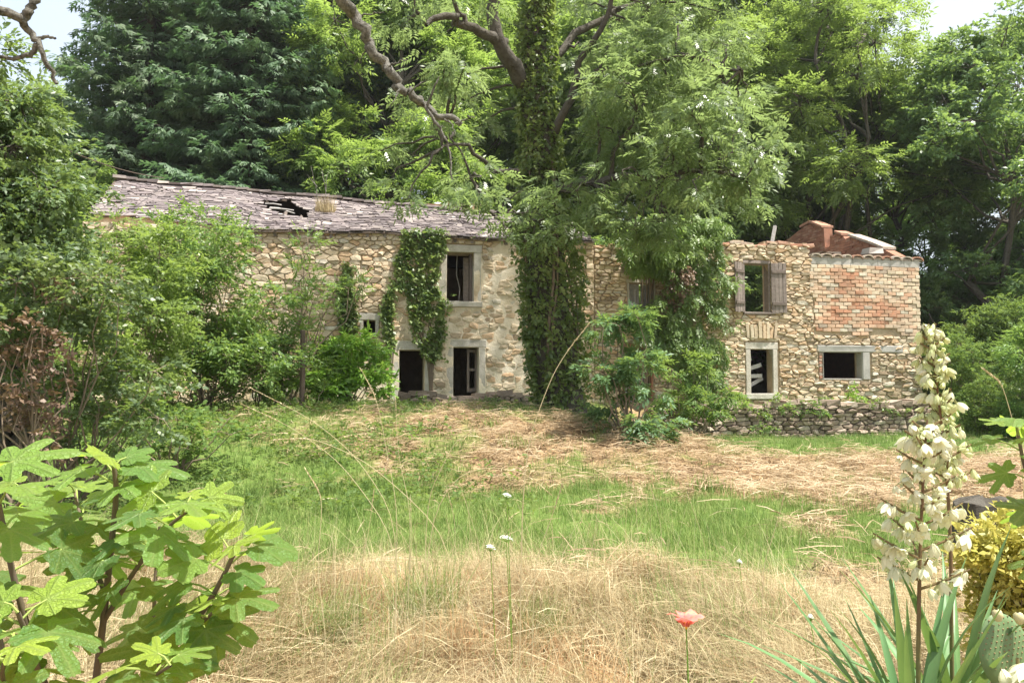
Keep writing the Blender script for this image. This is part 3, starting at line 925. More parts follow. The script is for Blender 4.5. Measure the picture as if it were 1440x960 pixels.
# grey band and tile coping above the bricks
zb = bz1 - BZ
mb = MB()
xx = bx0 - .06
while xx < bx1 - .05:
    e = min(xx + rr.uniform(.5, .9), bx1 + .02); bevel_box(mb, (xx, -.05, zb), (e, .3, zb + .2), .01, rr.random()); xx = e + .006
mb.build('cement_band', M['concrete'], annex)
xx = bx0 - .05
k = 0
while xx < bx1 - .1:
    w = rr.uniform(.28, .4); V = []; n = 7
    h = rr.uniform(.09, .13); lnn = .5; tl = rr.gauss(0, .05)
    for yy in (-.09, lnn - .09):
        for i in range(n):
            a = math.pi * i / (n - 1); V.append((-math.cos(a) * w / 2, yy, h * math.sin(a) ** .7 + .015))
        for i in range(n):
            a = math.pi * i / (n - 1); V.append((-math.cos(a) * (w / 2 - .02), yy, max(0, h * math.sin(a) ** .7 - .02)))
    F = []
    for i in range(n - 1):
        F += [(i, i + 1, 2 * n + i + 1, 2 * n + i), (n + i, 3 * n + i, 3 * n + i + 1, n + i + 1), (i, n + i, n + i + 1, i + 1)]
    mb = MB(); mb.add(V, F, rr.random() ** 1.3)
    o = mb.build('coping_tile', M['tile'], annex, (xx + w / 2, 0, zb + .2)); o.rotation_euler = (0, tl, rr.gauss(0, .08))
    mb = MB(); bevel_box(mb, (-w / 2, -.05, 0), (w / 2 - .02, .4, .055), .01, rr.uniform(.7, 1)); mb.build('coping_mortar', M['tile'], annex, (xx + w / 2, 0, zb + .202))
    xx += w * .98
# flat tile slabs on the stone part of the wall head
xx = 6.1 - ATC
while xx < bx0 - .2:
    w = rr.uniform(.22, .42); z = atop(xx + w / 2)
    mb = MB(); bevel_box(mb, (-w / 2, -.05, -.02), (w / 2, .45, rr.uniform(.05, .09)), .012, rr.uniform(0, .8), .01)
    o = mb.build('coping_slab', M['tile'], annex, (xx + w / 2, 0, z - .03)); o.rotation_euler = (0, rr.gauss(0, .06), 0)
    xx += w
# openings' frames
e = surround(annex, a_lo, ATC, .15, .2, .16, name='window')
e = surround(annex, a_lr, ATC, .02, .16, .05, mat=M['concrete'], name='window', sill_out=-.02)
x0 = a_lr[1] - ATC; z0 = a_lr[2] - BZ; z1 = a_lr[3] - BZ
mb = MB(); bevel_box(mb, (x0 + .022, -.057, z0 - .03), (x0 + .26, .1, z1 - .002), .012, .6); mb.build('concrete_jamb', M['concrete'], annex)
mb = MB(); bevel_box(mb, (a_lr[0] - ATC - .2, -.062, z1 + .002), (fac(1268, 487)[0] - ATC, .02, z1 + .2), .02, .4, .015); mb.build('concrete_lintel', M['concrete'], annex)
mb = MB()
for k in range(9): bevel_box(mb, (a_lr[0] - ATC - .13, -.03, z0 + k * .085), (a_lr[0] - ATC - .021, .2, z0 + .075 + k * .085), .008, rr.random())
mb.build('brick_jamb', M['tile'], annex)
surround(annex, a_up, ATC, .05, .1, .07, mat=M['oldwood'], name='window', proud=.035)
surround(annex, a_sh, ATC, .05, .1, .16, name='window', proud=.03)
surround(annex, a_do, ATC, .07, .12, .1, mat=M['redwall'], name='door', proud=.03, hasill=False)
# plank shutters
def shutter(x, z0, z1, w, ang, hinge_right, mat, par, nm='shutter'):
    e = bpy.data.objects.new(nm, None); COL.objects.link(e); e.parent = par; e.location = (x, -.075, z0); e.empty_display_size = .1
    e.rotation_euler = (0, 0, ang)
    h = z1 - z0; sgn = -1 if hinge_right else 1
    n = 4
    for i in range(n):
        a = i * w / n * sgn; b_ = (i + .94) * w / n * sgn
        mb = MB(); bevel_box(mb, (min(a, b_), -.015, rr.uniform(-.02, .02)), (max(a, b_), .015, h + rr.uniform(-.03, .02)), .005, rr.random())
        mb.build('plank', mat, e)
    for zz in (.16, .8):
        mb = MB(); bevel_box(mb, (min(0, w * sgn) + .02, -.04, h * zz), (max(0, w * sgn) - .02, -.016, h * zz + .09), .005, .2); mb.build('batten', mat, e)
    return e
h0, h1 = a_up[2] - BZ - .03, a_up[3] - BZ + .02
shutter(a_up[1] - ATC + .06, h0, h1, .47, math.radians(-5), False, M['oldwood'], annex)
shutter(a_up[0] - ATC - .05, h0 + .02, h1 - .03, .42, math.radians(24), True, M['oldwood'], annex)
h0, h1 = a_sh[2] - BZ, a_sh[3] - BZ
o = shutter(a_sh[0] - ATC + .01, h0 + .01, h1 - .01, .34, 0, False, M['greywood'], annex); o.location.y = .1
o = shutter(a_sh[1] - ATC - .01, h0 + .01, h1 - .01, .34, 0, True, M['greywood'], annex); o.location.y = .1
# pale old door, and debris planks in the lower window
x0 = a_do[0] - ATC; x1 = a_do[1] - ATC
mb = MB()
for i in range(5): bevel_box(mb, (x0 + .02 + i * (x1 - x0 - .04) / 5, .12, 0), (x0 + .01 + (i + 1) * (x1 - x0 - .04) / 5, .16, a_do[3] - BZ - .02), .004, rr.random())
mb.build('door_leaf', M['greywood'], annex)
xm = (a_lo[0] + a_lo[1]) / 2 - ATC; zm = (a_lo[2] + a_lo[3]) / 2 - BZ
for k, (dx, dz, ln, an, y) in enumerate([(-.05, .12, .6, -.28, .42), (-.05, -.13, .6, -.05, .40), (-.12, .42, .22, 1.4, .46), (.1, -.3, .5, -.5, .5)]):
    mb = MB(); bevel_box(mb, (-ln / 2, -.015, -.055), (ln / 2, .015, .055), .004, rr.random())
    o = mb.build('plank', M['whitewood'], annex, (xm + dx, y, zm + dz)); o.rotation_euler = (0, an, 0)
# relieving arch stones standing on end above the lower window
tcx = (a_lo[0] + a_lo[1]) / 2 - ATC
zar = fac(1070, 478)[1] - BZ
for k in range(8):
    mb = MB(); u = -.42 + k * .12
    mb.box((-.048, -.06 - rr.random() * .03, 0), (.048, .0, rr.uniform(.34, .5)), rr.uniform(.2, .9), .014)
    o = mb.build('arch_stone', M['stone'], annex, (tcx + u, -.022, zar + .05)); o.rotation_euler = (0, u * .25, 0)
# timber sticking up behind the wall head
mb = MB(); q0 = fac(1078, 345, 1.0); q1 = fac(1090, 318, 1.0)
mb.tube([(q0[0] - ATC - .25, .6, q0[1] - BZ - .9), (q1[0] - ATC, 1.0, q1[1] - BZ)], .06, 4, .9); mb.build('broken_beam', M['greywood'], annex)
# floor, back wall and end walls of the annex
mb = MB(); mb.box((ax0, .31, 2.35), (ax1 - .36, 6.4, 2.5)); mb.build('upper_floor', M['darkwood'], annex)
mb = MB(); mb.box((ax0, 6.41, -.5), (ax1 - .36, 6.9, 2.9)); mb.build('back_wall', M['mortar'], annex)
prof = [(0.5, 4.60), (1.2, 4.98), (2.75, 5.62), (3.0, 5.60), (3.1, 5.72), (3.5, 5.88), (3.8, 5.85), (3.9, 5.5), (4.15, 5.5), (4.2, 6.2), (5.0, 6.55), (5.6, 6.48), (6.3, 6.3), (6.85, 6.2), (6.9, 6.0)]
def ptop(y): return float(np.interp(y, [p[0] for p in prof], [p[1] for p in prof]))
mb = MB(); gxx = ax1 - .35
V = [(gxx, .5, -.5)] + [(gxx, y, z - .03) for y, z in prof] + [(gxx, 6.9, -.5)]
k = len(V); V += [(ax1 - .01, v[1], v[2]) for v in V]
mb.add(V, [tuple(range(k)), tuple(reversed(range(k, 2 * k)))] + [(i, k + i, k + (i + 1) % k, (i + 1) % k) for i in range(k)])
gab = mb.build('gable_wall', M['redwall'], annex)
tag(gab, 'broken red brick gable rising behind the wall head')
mb = MB()
z = 2.6; row = 0
while z < 6.7:
    y = .5 + (row % 2) * .12
    while y < 6.8:
        if z + .09 < min(ptop(y), ptop(y + .22)) and rr.random() > .03:
            x = gxx - .02 - rr.random() * .02
            mb.box((x, y, z), (gxx + .02, y + .235, z + .085), rr.random(), .004)
        y += .245
    z += .095; row += 1
tag(mb.build('brickwork', M['redwall'], gab), kind='stuff')
for (ya, yb) in [(1.0, 1.6), (1.62, 2.2), (2.22, 2.75), (3.1, 3.5), (4.22, 4.98), (5.0, 5.6)]:
    mb = MB(); za, zb2 = ptop(ya), ptop(yb)
    mb.add([(gxx - .08, ya, za), (ax1 + .05, ya, za), (ax1 + .05, yb, zb2), (gxx - .08, yb, zb2)] + [(gxx - .08, ya, za + .08), (ax1 + .05, ya, za + .08), (ax1 + .05, yb, zb2 + .08), (gxx - .08, yb, zb2 + .08)], BOXF, .8 if ya < 3 else .2)
    mb.build('gable_coping', M['tile'], gab)
# short stub pier and fallen cap between the gable halves
mb = MB()
for k in range(9): mb.box((gxx - .75, 3.6, 4.2 + k * .11), (gxx - .40, 3.95, 4.3 + k * .11), rr.random(), .012)
mb.build('pier', M['stone'], annex)
mb = MB(); mb.box((gxx - .95, 2.9, 5.05), (gxx - .2, 3.6, 5.12), .9, .05); o = mb.build('fallen_slab', M['tile'], annex)
mb = MB(); mb.box((gxx - .9, .55, 4.62), (gxx - .45, .9, 4.85), .9, .04); mb.build('loose_block', M['concrete'], annex)

# ------------------------------------------------------------------ dry stone retaining wall and low yard wall
def dry_wall(name, label, A, B, zt, thick, cw, ch, seed, mat, base_drop=.25, maxparts=260):
    A = np.array(A); B = np.array(B); Ln = np.linalg.norm(B - A); ang = math.atan2(B[1] - A[1], B[0] - A[0])
    z0 = min(hz(*(A - np.array([-math.sin(ang), math.cos(ang)]) * .5)), hz(*(B - np.array([-math.sin(ang), math.cos(ang)]) * .5))) - base_drop
    root = empty(name, (A[0], A[1], z0), ang)
    tag(root, label, 'wall')
    top = lambda x: zt(x) - z0
    mb = wall_grid(0, Ln, 0, max(zt(x) for x in np.linspace(0, Ln, 20)) - z0, [], thick, .2, None, lambda x: top(x) - .05)
    core = mb.build('core', M['earthjoint'], root)
    pol = rubble(0, Ln, 0, 3, cw, ch, seed, top=top, jit=.3)
    lay_stones(pol, core, mat, .012, -.02, lambda x, z, r: .09 * r.uniform(.25, 1.35), seed + 1, maxparts=maxparts, loc=(0, 0, 0))
    # cap stones
    r = random.Random(seed); x = 0
    while x < Ln - .15:
        w = r.uniform(.2, .42); mb = MB(); mb.box((-w / 2, -.1, -.06), (w / 2, thick, .05 + r.random() * .05), r.random(), .022)
        o = mb.build('cap_stone', mat, root, (x + w / 2, 0, top(x + w / 2))); o.rotation_euler = (0, r.gauss(0, .06), r.gauss(0, .08)); x += w
    return root
dry_wall('retaining_wall', 'brownish dry stone retaining wall below the annex with the shutters', RW0 - RWn * .12, RW1 - RWn * .12,
         lambda x: 1.16 + .06 * math.sin(x * 1.7) - .12 * float(ss(np.array((1.2 - x) / 1.2))), .4, .31, .115, 61, M['wallstone'])
yA = P(560, 580, 18.9)[:2]; yB = P(745, 580, 19.5)[:2]
dry_wall('yard_wall', 'low tumbled stone wall before the farmhouse doors', yA, yB, lambda x: 1.38 + .08 * math.sin(x * 3.1), .35, .26, .15, 71, M['wallstone'], .3, 120)

# ------------------------------------------------------------------ foliage machinery
def rhomb(L_, w, droop=0.0, fold=0.0):
    return np.array([[0, 0, 0], [L_ * .45, w / 2, fold - droop * .3], [L_, 0, -droop], [L_ * .45, -w / 2, fold - droop * .3]])

def pinnate(n, L_, ll, lw, seed=0):
    """compound leaf: rachis left out, n pairs of leaflets plus one at the tip"""
    r = np.random.default_rng(seed); V = []
    for i in range(n):
        x = L_ * (.25 + .7 * i / n)
        for sgn in (-1, 1):
            q = rhomb(ll * r.uniform(.85, 1.15), lw, .25 * ll, .08 * lw)
            a = sgn * math.radians(62 + r.uniform(-8, 8)); c, s = math.cos(a), math.sin(a)
            q = np.stack([q[:, 0] * c - q[:, 1] * s, q[:, 0] * s + q[:, 1] * c, q[:, 2]], 1)
            V.append(q + [x, 0, -.25 * (x / L_) ** 2 * L_])
    V.append(rhomb(ll * 1.1, lw, .3 * ll) + [L_ * .95, 0, -.25 * L_])
    return np.concatenate(V)

def simple_spray(n, L_, ll, lw, seed=0, spread=60):
    r = np.random.default_rng(seed); V = []
    for i in range(n):
        x = L_ * (i + .5) / n
        q = rhomb(ll * r.uniform(.75, 1.2), lw * r.uniform(.8, 1.2), .2 * ll, .12 * lw)
        b_ = r.uniform(-1, 1); c, s = math.cos(b_), math.sin(b_)
        q = np.stack([q[:, 0], q[:, 1] * c - q[:, 2] * s, q[:, 1] * s + q[:, 2] * c], 1)
        a = math.radians(r.uniform(-spread, spread)); c, s = math.cos(a), math.sin(a)
        q = np.stack([q[:, 0] * c - q[:, 1] * s, q[:, 0] * s + q[:, 1] * c, q[:, 2]], 1)
        e = math.radians(r.uniform(-35, 35)); c, s = math.cos(e), math.sin(e)
        q = np.stack([q[:, 0] * c + q[:, 2] * s, q[:, 1], -q[:, 0] * s + q[:, 2] * c], 1)
        V.append(q + [x, 0, -.15 * (x / L_) ** 2 * L_])
    return np.concatenate(V)

TPL = {'ash': [pinnate(4, .30, .125, .042, s) for s in range(3)],
       'ashbig': [pinnate(3, .34, .155, .055, s) for s in range(3)],
       'broad': [simple_spray(6, .34, .15, .085, s) for s in range(3)],
       'small': [simple_spray(7, .26, .085, .042, s) for s in range(3)],
       'willow': [simple_spray(8, .32, .11, .03, s, 45) for s in range(3)],
       'laurel': [simple_spray(6, .22, .14, .05, s, 65) for s in range(3)],
       'elder': [pinnate(3, .20, .10, .042, s) for s in range(3)],
       'ivy': [simple_spray(3, .10, .075, .07, s, 80) for s in range(3)],
       'bramble': [simple_spray(5, .20, .075, .05, s, 75) for s in range(3)],
       'tiny': [simple_spray(6, .10, .032, .018, s, 60) for s in range(3)]}

def place(tpl, pos, dirs, scale, r, up_bias=1.0, upv=None):
    """instances of the templates at pos with +x along dirs; returns V,F"""
    n = len(pos)
    d = dirs / (np.linalg.norm(dirs, axis=1, keepdims=True) + 1e-9)
    up = np.tile([0, 0, 1.0], (n, 1)) * up_bias + r.normal(0, .45, (n, 3))
    if upv is not None: up = np.asarray(upv) + r.normal(0, .35, (n, 3))
    y = np.cross(up, d); y /= (np.linalg.norm(y, axis=1, keepdims=True) + 1e-9)
    z = np.cross(d, y)
    R = np.stack([d, y, z], 2)                       # columns
    Vs = []
    which = r.integers(0, len(tpl), n)
    for k, T in enumerate(tpl):
        mk = which == k
        if not mk.any(): continue
        v = np.einsum('nij,kj->nki', R[mk], T) * scale[mk][:, None, None] + pos[mk][:, None, :]
        Vs.append(v.reshape(-1, 3))
    V = np.concatenate(Vs)
    F = np.arange(len(V)).reshape(-1, 4)
    return V, F

def clump_sprays(clumps, per_m3, r, sub=.33, flat=.75, droop=-.15, shell=.55, minn=20):
    """clumps: list of (centre, radius). Sub-clusters inside each clump, sprays round each sub-cluster."""
    pos = []; dirs = []; twigs = []
    for c, R in clumps:
        c = np.asarray(c, float)
        n = max(minn, int(per_m3 * R ** 2.2))
        ns = max(4, int(n / 14))
        u = r.normal(0, 1, (ns, 3)); u /= np.linalg.norm(u, axis=1, keepdims=True)
        rad = R * (shell + (1 - shell) * r.random(ns)) * r.uniform(.75, 1.12, ns)
        sc_ = u * rad[:, None]; sc_[:, 2] *= flat
        k = max(1, n // ns)
        for q in sc_:
            w = r.normal(0, R * sub * .42, (k, 3)); w[:, 2] *= .6
            pos.append(c + q + w)
            dd = q / (np.linalg.norm(q) + 1e-6) + r.normal(0, .55, (k, 3)); dd[:, 2] = dd[:, 2] * .6 + droop
            dirs.append(dd)
            twigs.append((c, c + q))
    return np.concatenate(pos), np.concatenate(dirs), twigs

def twig_mesh(mb_list, twigs, r0, r, frac=1.0):
    for a, b_ in twigs:
        if r.random() > frac: continue
        mb_list.append(tube_arr(curve_pts(a, b_, 4, .05, .25, r), np.linspace(r0, r0 * .35, 4), 3))

def merge(parts):
    Vs = []; Fs = []; n = 0
    for V, F in parts:
        Vs.append(V); Fs.append(F + n); n += len(V)
    return np.concatenate(Vs), np.concatenate(Fs)

def mesh_pair(name, wood, V, F, wmat, lmat):
    wm = np_mesh(name + '_wood', *merge(wood), wmat, True, None) if wood else None
    if wm is not None:
        a = wm.attributes.new('rnd', 'FLOAT', 'POINT'); a.data.foreach_set('value', np.full(len(wm.vertices), .5, np.float32))
    lm = np_mesh(name + '_leaf', V, F, lmat)
    return wm, lm

def put(name, label, cat, group, loc, wm, lm, rz=0, sc=1.0, lmat=None, parts=('trunk', 'crown'), sz=None):
    e = empty(name, loc, rz); e.scale = (sc, sc, sz or sc)
    tag(e, label, cat, group)
    if wm is not None: link(parts[0], wm, e)
    o = link(parts[1], lm, e)
    if lmat is not None:
        o.material_slots[0].link = 'OBJECT'; o.material_slots[0].material = lmat
    return e

# --- generic broadleaf tree
def broad_tree(seed, Ht, hb, R, ncl, tpl, dens, trunks=1, lsc=1.0, droop=-.15, crad=(.13, .22)):
    r = np.random.default_rng(seed)
    wood = []; clumps = []
    tops = []
    for k in range(trunks):
        a = r.uniform(0, 6.28); off = np.array([math.cos(a), math.sin(a), 0]) * (.5 if trunks > 1 else 0) * r.random()
        top = np.array([math.cos(a) * R * (.5 if trunks > 1 else .1), math.sin(a) * R * (.5 if trunks > 1 else .1), Ht * r.uniform(.75, .95)])
        pts = curve_pts(off + [0, 0, -.4], top, 9, 0, .35, r)
        pts[:, :2] = pts[:, :2] * 1.0
        r0 = (.2 if trunks == 1 else .11) * Ht / 12
        wood.append(tube_arr(pts, np.linspace(r0, r0 * .18, 9), 7)); tops.append(pts)
    for k in range(ncl):
        h = hb + (Ht - hb) * r.random() ** .85
        f = (h - hb) / (Ht - hb)
        prof_ = math.sin(math.pi * min(1, .18 + .78 * f)) ** .7
        a = r.uniform(0, 6.28); rad = R * prof_ * (r.random() ** .5) * r.uniform(.8, 1.1)
        c = np.array([math.cos(a) * rad, math.sin(a) * rad, h])
        clumps.append((c, R * r.uniform(*crad) * 1.5))
        tp = tops[r.integers(0, len(tops))]
        zz = max(.5, h - rad * .6 - .5)
        j = int(np.argmin(np.abs(tp[:, 2] - zz)))
        if r.random() < .8:
            wood.append(tube_arr(curve_pts(tp[j], c, 6, .06, .22, r), np.linspace(.055, .015, 6) * Ht / 12, 5))
    pos, dirs, tw = clump_sprays(clumps, dens, r, droop=droop)
    twig_mesh(wood, tw, .014 * Ht / 12, r, .5)
    V, F = place(TPL[tpl], pos, dirs, r.uniform(.75, 1.25, len(pos)) * lsc, r)
    return wood, V, F

# --- fir
def fir_tree(seed, Ht, R, whorls=46):
    r = np.random.default_rng(seed)
    wood = [tube_arr(curve_pts((0, 0, -.5), (0, 0, Ht), 8, 0, .03, r), np.linspace(.28, .03, 8), 7)]
    pos = []; dirs = []; scl = []
    for w in range(whorls):
        f = (w + r.random()) / whorls
        h = .8 + (Ht - 1.0) * f
        Lw = R * (1 - f) ** .8 * r.uniform(.8, 1.1) + .25
        nb = 8 if f < .8 else 6
        a0 = r.uniform(0, 6.28)
        for k in range(nb):
            a = a0 + 6.28 * k / nb + r.normal(0, .15); Lb = Lw * r.uniform(.7, 1.12)
            d = np.array([math.cos(a), math.sin(a), 0]); side = np.array([-d[1], d[0], 0])
            n = 7; t = np.linspace(0, 1, n)
            pts = np.array([0, 0, h]) + d * (t * Lb)[:, None]
            pts[:, 2] += (-.42 * t + .24 * t ** 2.5) * Lb * r.uniform(.7, 1.3)
            wood.append(tube_arr(pts[::2], np.linspace(.035, .008, 4), 3))
            m_ = max(5, int(Lb * 6.5))
            for q in range(m_):
                tt = .12 + .88 * (q + r.random()) / m_
                p = np.array([np.interp(tt, t, pts[:, c]) for c in range(3)])
                for sgn in (-1, 1):
                    wid = Lb * .42 * (1 - tt) ** .7 + .22
                    kk = max(2, int(wid * 3.2))
                    dirn = d * .8 + side * sgn * .9 + np.array([0, 0, -.28])
                    dirn /= np.linalg.norm(dirn)
                    for z in range(kk):
                        pp = p + dirn * wid * (z + r.random()) / kk * .9
                        pos.append(pp); dirs.append(dirn + r.normal(0, .35, 3) + np.array([0, 0, -.15])); scl.append(r.uniform(.8, 1.25))
    pos = np.array(pos); dirs = np.array(dirs); scl = np.array(scl)
    tpl = []
    for s in range(3):
        rr_ = np.random.default_rng(s + 50); q = []
        for (a, x) in ((0, 0), (.7, .02), (-.7, .02), (.6, .14), (-.6, .14)):
            z = rhomb(.30 if a == 0 else .17, .06, .05, 0); c, s_ = math.cos(a), math.sin(a)
            q.append(np.stack([z[:, 0] * c - z[:, 1] * s_ + x, z[:, 0] * s_ + z[:, 1] * c, z[:, 2]], 1))
        tpl.append(np.concatenate(q))
    V, F = place(tpl, pos, dirs, scl, r)
    return wood, V, F

# ------------------------------------------------------------------ background wood
def at(px, Y):
    x = (px - 720) / FPX * Y
    return np.array([x, Y, hz(x, Y)])

print('background trees')
firA = mesh_pair('firA', *fir_tree(1, 20, 4.6), M['bark'], L['fir'])
firB = mesh_pair('firB', *fir_tree(2, 18, 3.9, 42), M['bark'], L['fir'])
BR = [mesh_pair('br0', *broad_tree(21, 14, 2.0, 4.2, 62, 'ashbig', 230), M['bark'], L['broad']),
      mesh_pair('br1', *broad_tree(22, 13, 1.5, 3.9, 60, 'broad', 210, lsc=.9), M['bark'], L['broad']),
      mesh_pair('br2', *broad_tree(23, 15, 3.2, 4.6, 66, 'ashbig', 210, trunks=7), M['bark'], L['broad'])]
FG = 'firs on the hillside behind the farmhouse'
for i, (px, Y, mm, s, lab) in enumerate([
        (345, 33.5, firA, 1.3, 'broad dark fir rising straight behind the hole in the slate roof'),
        (200, 35, firA, 1.35, 'tall dark fir at the outer edge of the fir group'),
        (455, 38, firB, 1.6, 'bluish fir beside the pale leafy trees behind the roof'),
        (275, 40, firB, 1.8, 'fir deep in the group between the two broad firs')]):
    put('fir_tree', lab, 'tree', FG, at(px, Y), *mm, rz=i * 1.7, sc=s)
BG = 'leafy trees on the hillside behind the buildings'
rows_ = [ # px, Y, mesh, scale, material, label
    (560, 35, 0, 1.35, 'yellowgreen', 'light green feathery tree next to the fir group'),
    (650, 39, 1, 1.45, 'broad', 'leafy tree seen through the gap beside the ivy trunk'),
    (520, 46, 2, 1.6, 'broad', 'tall tree standing behind the firs and the light green tree'),
    (800, 40, 0, 1.45, 'broad', 'leafy tree directly behind the ivy clad trunk'),
    (930, 36, 1, 1.45, 'broad', 'leafy tree behind the climber covered corner'),
    (1040, 40, 0, 1.6, 'yellowgreen', 'bright leafy tree rising between the big ash and the many-stemmed tree'),
    (1160, 33.5, 2, 1.2, 'broad', 'many-stemmed tree spreading above the broken red gable'),
    (1250, 36, 0, .98, 'willow', 'pale leafy tree bordering the dark evergreen'),
    (1110, 45, 1, 1.5, 'deep', 'darker tree deep behind the many-stemmed tree'),
    (1400, 29.5, 1, 1.08, 'deep', 'dark evergreen oak rising past the brick corner'),
    (1480, 33, 1, 1.25, 'deep', 'dark dense tree at the end of the wood'),
    (1330, 42, 0, .85, 'deep', 'dark tree behind the evergreen oak'),
    (110, 30, 1, .62, 'yellowgreen', 'small yellow-green tree at the foot of the firs'),
    (60, 42, 0, .85, 'broad', 'leafy tree beyond the end of the farmhouse'),
    (-40, 34, 1, .8, 'broad', 'leafy tree beyond the bramble thicket'),
    (430, 52, 0, 1.15, 'deep', 'dark leafy tree behind the firs'),
    (720, 52, 2, 1.5, 'broad', 'distant leafy tree high on the slope'),
    (880, 54, 0, 1.3, 'deep', 'distant dark tree behind the big ash'),
    (1010, 56, 1, 1.35, 'broad', 'distant tree closing the gap behind the annex'),
]
for i, (px, Y, k, s, lm_, lab) in enumerate(rows_):
    put('leafy_tree', lab, 'tree', BG, at(px, Y), *BR[k], rz=i * 2.39, sc=s, lmat=L[lm_])

# understorey shrubs behind the houses
bushA = mesh_pair('bushA', *broad_tree(31, 3.2, .3, 1.7, 26, 'small', 420, trunks=5, crad=(.2, .3)), M['twig'], L['willow'])
bushB = mesh_pair('bushB', *broad_tree(32, 2.6, .2, 1.6, 24, 'bramble', 460, trunks=5, crad=(.2, .3)), M['twig'], L['thicket'])
bushC = mesh_pair('bushC', *broad_tree(33, 3.4, .2, 1.7, 28, 'willow', 430, trunks=6, crad=(.2, .3)), M['twig'], L['willow'])
UG = 'understorey bushes at the edge of the wood'
for i, (px, Y, mm, s, lm_, lab) in enumerate([
        (1395, 25.5, bushA, .95, 'weed', 'fresh green bush standing past the brick corner'),
        (1470, 24, bushA, .9, 'weed', 'fresh green bush beside the garden figs, beyond the annex'),
        (1350, 23.5, bushB, .7, 'weed', 'low weedy bush at the brick corner'),
        (1440, 22, bushB, .8, 'thicket', 'low thorny bush before the fresh green bushes'),
        (1390, 21.5, bushB, .55, 'weed', 'knee high bush before the fresh green bush past the brick corner'),
        (1500, 20, bushC, .9, 'willow', 'willowy bush beyond the young fig'),
        (1330, 31, bushB, 1.6, 'deep', 'dark bush in shade behind the annex corner'),
        (1420, 33, bushC, 1.9, 'deep', 'deep shaded bush under the evergreen oak'),
        (1230, 33, bushA, 1.5, 'deep', 'dark bush behind the red gable'),
        (1075, 32, bushC, 1.5, 'broad', 'green bush filling the view through the shuttered window'),
        (1000, 31, bushA, 1.7, 'broad', 'green bush behind the climber covered corner'),
        (880, 31, bushC, 1.7, 'broad', 'bush behind the shuttered middle window'),
        (600, 32, bushA, 1.6, 'yellowgreen', 'light bush behind the chimney stub'),
        (690, 32, bushC, 1.6, 'broad', 'bush behind the end of the slate ridge'),
        (500, 31, bushC, 1.7, 'willow', 'pale bush behind the roof grass'),
        (170, 28.5, bushA, 1.3, 'yellowgreen', 'bright bush behind the ridge end of the roof'),
        (40, 26, bushC, 1.6, 'willow', 'bush beyond the gable end of the farmhouse')]):
    put('bush', lab, 'bush', UG, at(px, Y), *mm, rz=i * 1.3, sc=s, lmat=L[lm_], parts=('stems', 'foliage'))

# ------------------------------------------------------------------ big ivy-clad ash
print('ash')
r = np.random.default_rng(77)
TB = P(795, 600, 17.4); TB[2] = hz(TB[0], TB[1])
ash = empty('ash_tree', TB); tag(ash, 'large ash with an ivy clad trunk spreading in front of the houses', 'tree')
loc = lambda px, py, Y: P(px, py, Y) - TB
tp = np.array([(0, 0, -.3), loc(785, 540, 17.4), loc(772, 430, 17.4), loc(765, 320, 17.5), loc(762, 230, 17.6), loc(755, 150, 17.6), loc(752, 80, 17.6), loc(757, 0, 17.6), loc(768, -120, 17.6), loc(760, -260, 17.7)])
wood = [tube_arr(tp, [.62, .5, .44, .4, .38, .36, .3, .26, .18, .08], 12)]
def limb(pts, r0, r1, n=8):
    pts = np.array(pts); t = np.linspace(0, 1, len(pts)); tt = np.linspace(0, 1, len(pts) * 3)
    q = np.stack([np.interp(tt, t, pts[:, k]) for k in range(3)], 1); q[1:-1] += r.normal(0, .04, (len(q) - 2, 3))
    wood.append(tube_arr(q, np.linspace(r0, r1, len(q)), n))
limb([loc(748, 130, 17.6), loc(728, 100, 17.2), loc(705, 60, 16.8), (loc(690, 10, 16.6)), loc(700, -60, 16.4)], .22, .1)
limb([loc(712, 62, 16.9), loc(680, 45, 16.4), loc(650, 35, 16.0), loc(620, 22, 15.6), loc(600, 35, 15.4)], .13, .05)
limb([loc(600, 35, 15.4), loc(585, 15, 15.2), loc(575, -10, 15)], .04, .015)
limb([loc(655, 35, 16.0), loc(645, 5, 15.8), loc(640, -40, 15.6)], .06, .03)
limb([loc(765, 220, 17.5), loc(800, 150, 17.0), loc(815, 90, 16.8), loc(850, 30, 16.4), loc(880, -60, 16)], .11, .04)
limb([loc(770, 270, 17.4), loc(830, 255, 16.7), loc(900, 252, 16.2), loc(980, 240, 15.8), loc(1050, 250, 15.6)], .12, .03)
limb([loc(835, 254, 16.7), loc(845, 210, 16.6), loc(838, 160, 16.4)], .05, .02)
limb([loc(858, 252, 16.5), loc(868, 205, 16.4), loc(900, 160, 16.0)], .06, .02)
limb([loc(810, 110, 16.8), loc(880, 95, 16.2), loc(960, 80, 15.7), loc(1040, 100, 15.4)], .1, .03)
limb([loc(760, 90, 17.5), loc(820, 40, 18), loc(900, 0, 18.5), loc(980, -30, 19)], .11, .04)
limb([loc(745, 250, 17.5), loc(700, 240, 16.6), loc(650, 200, 15.8), loc(620, 210, 15.2)], .07, .02)
limb([loc(750, 330, 17.3), loc(690, 300, 16.6), loc(660, 250, 16.2), loc(630, 170, 15.9)], .05, .015)
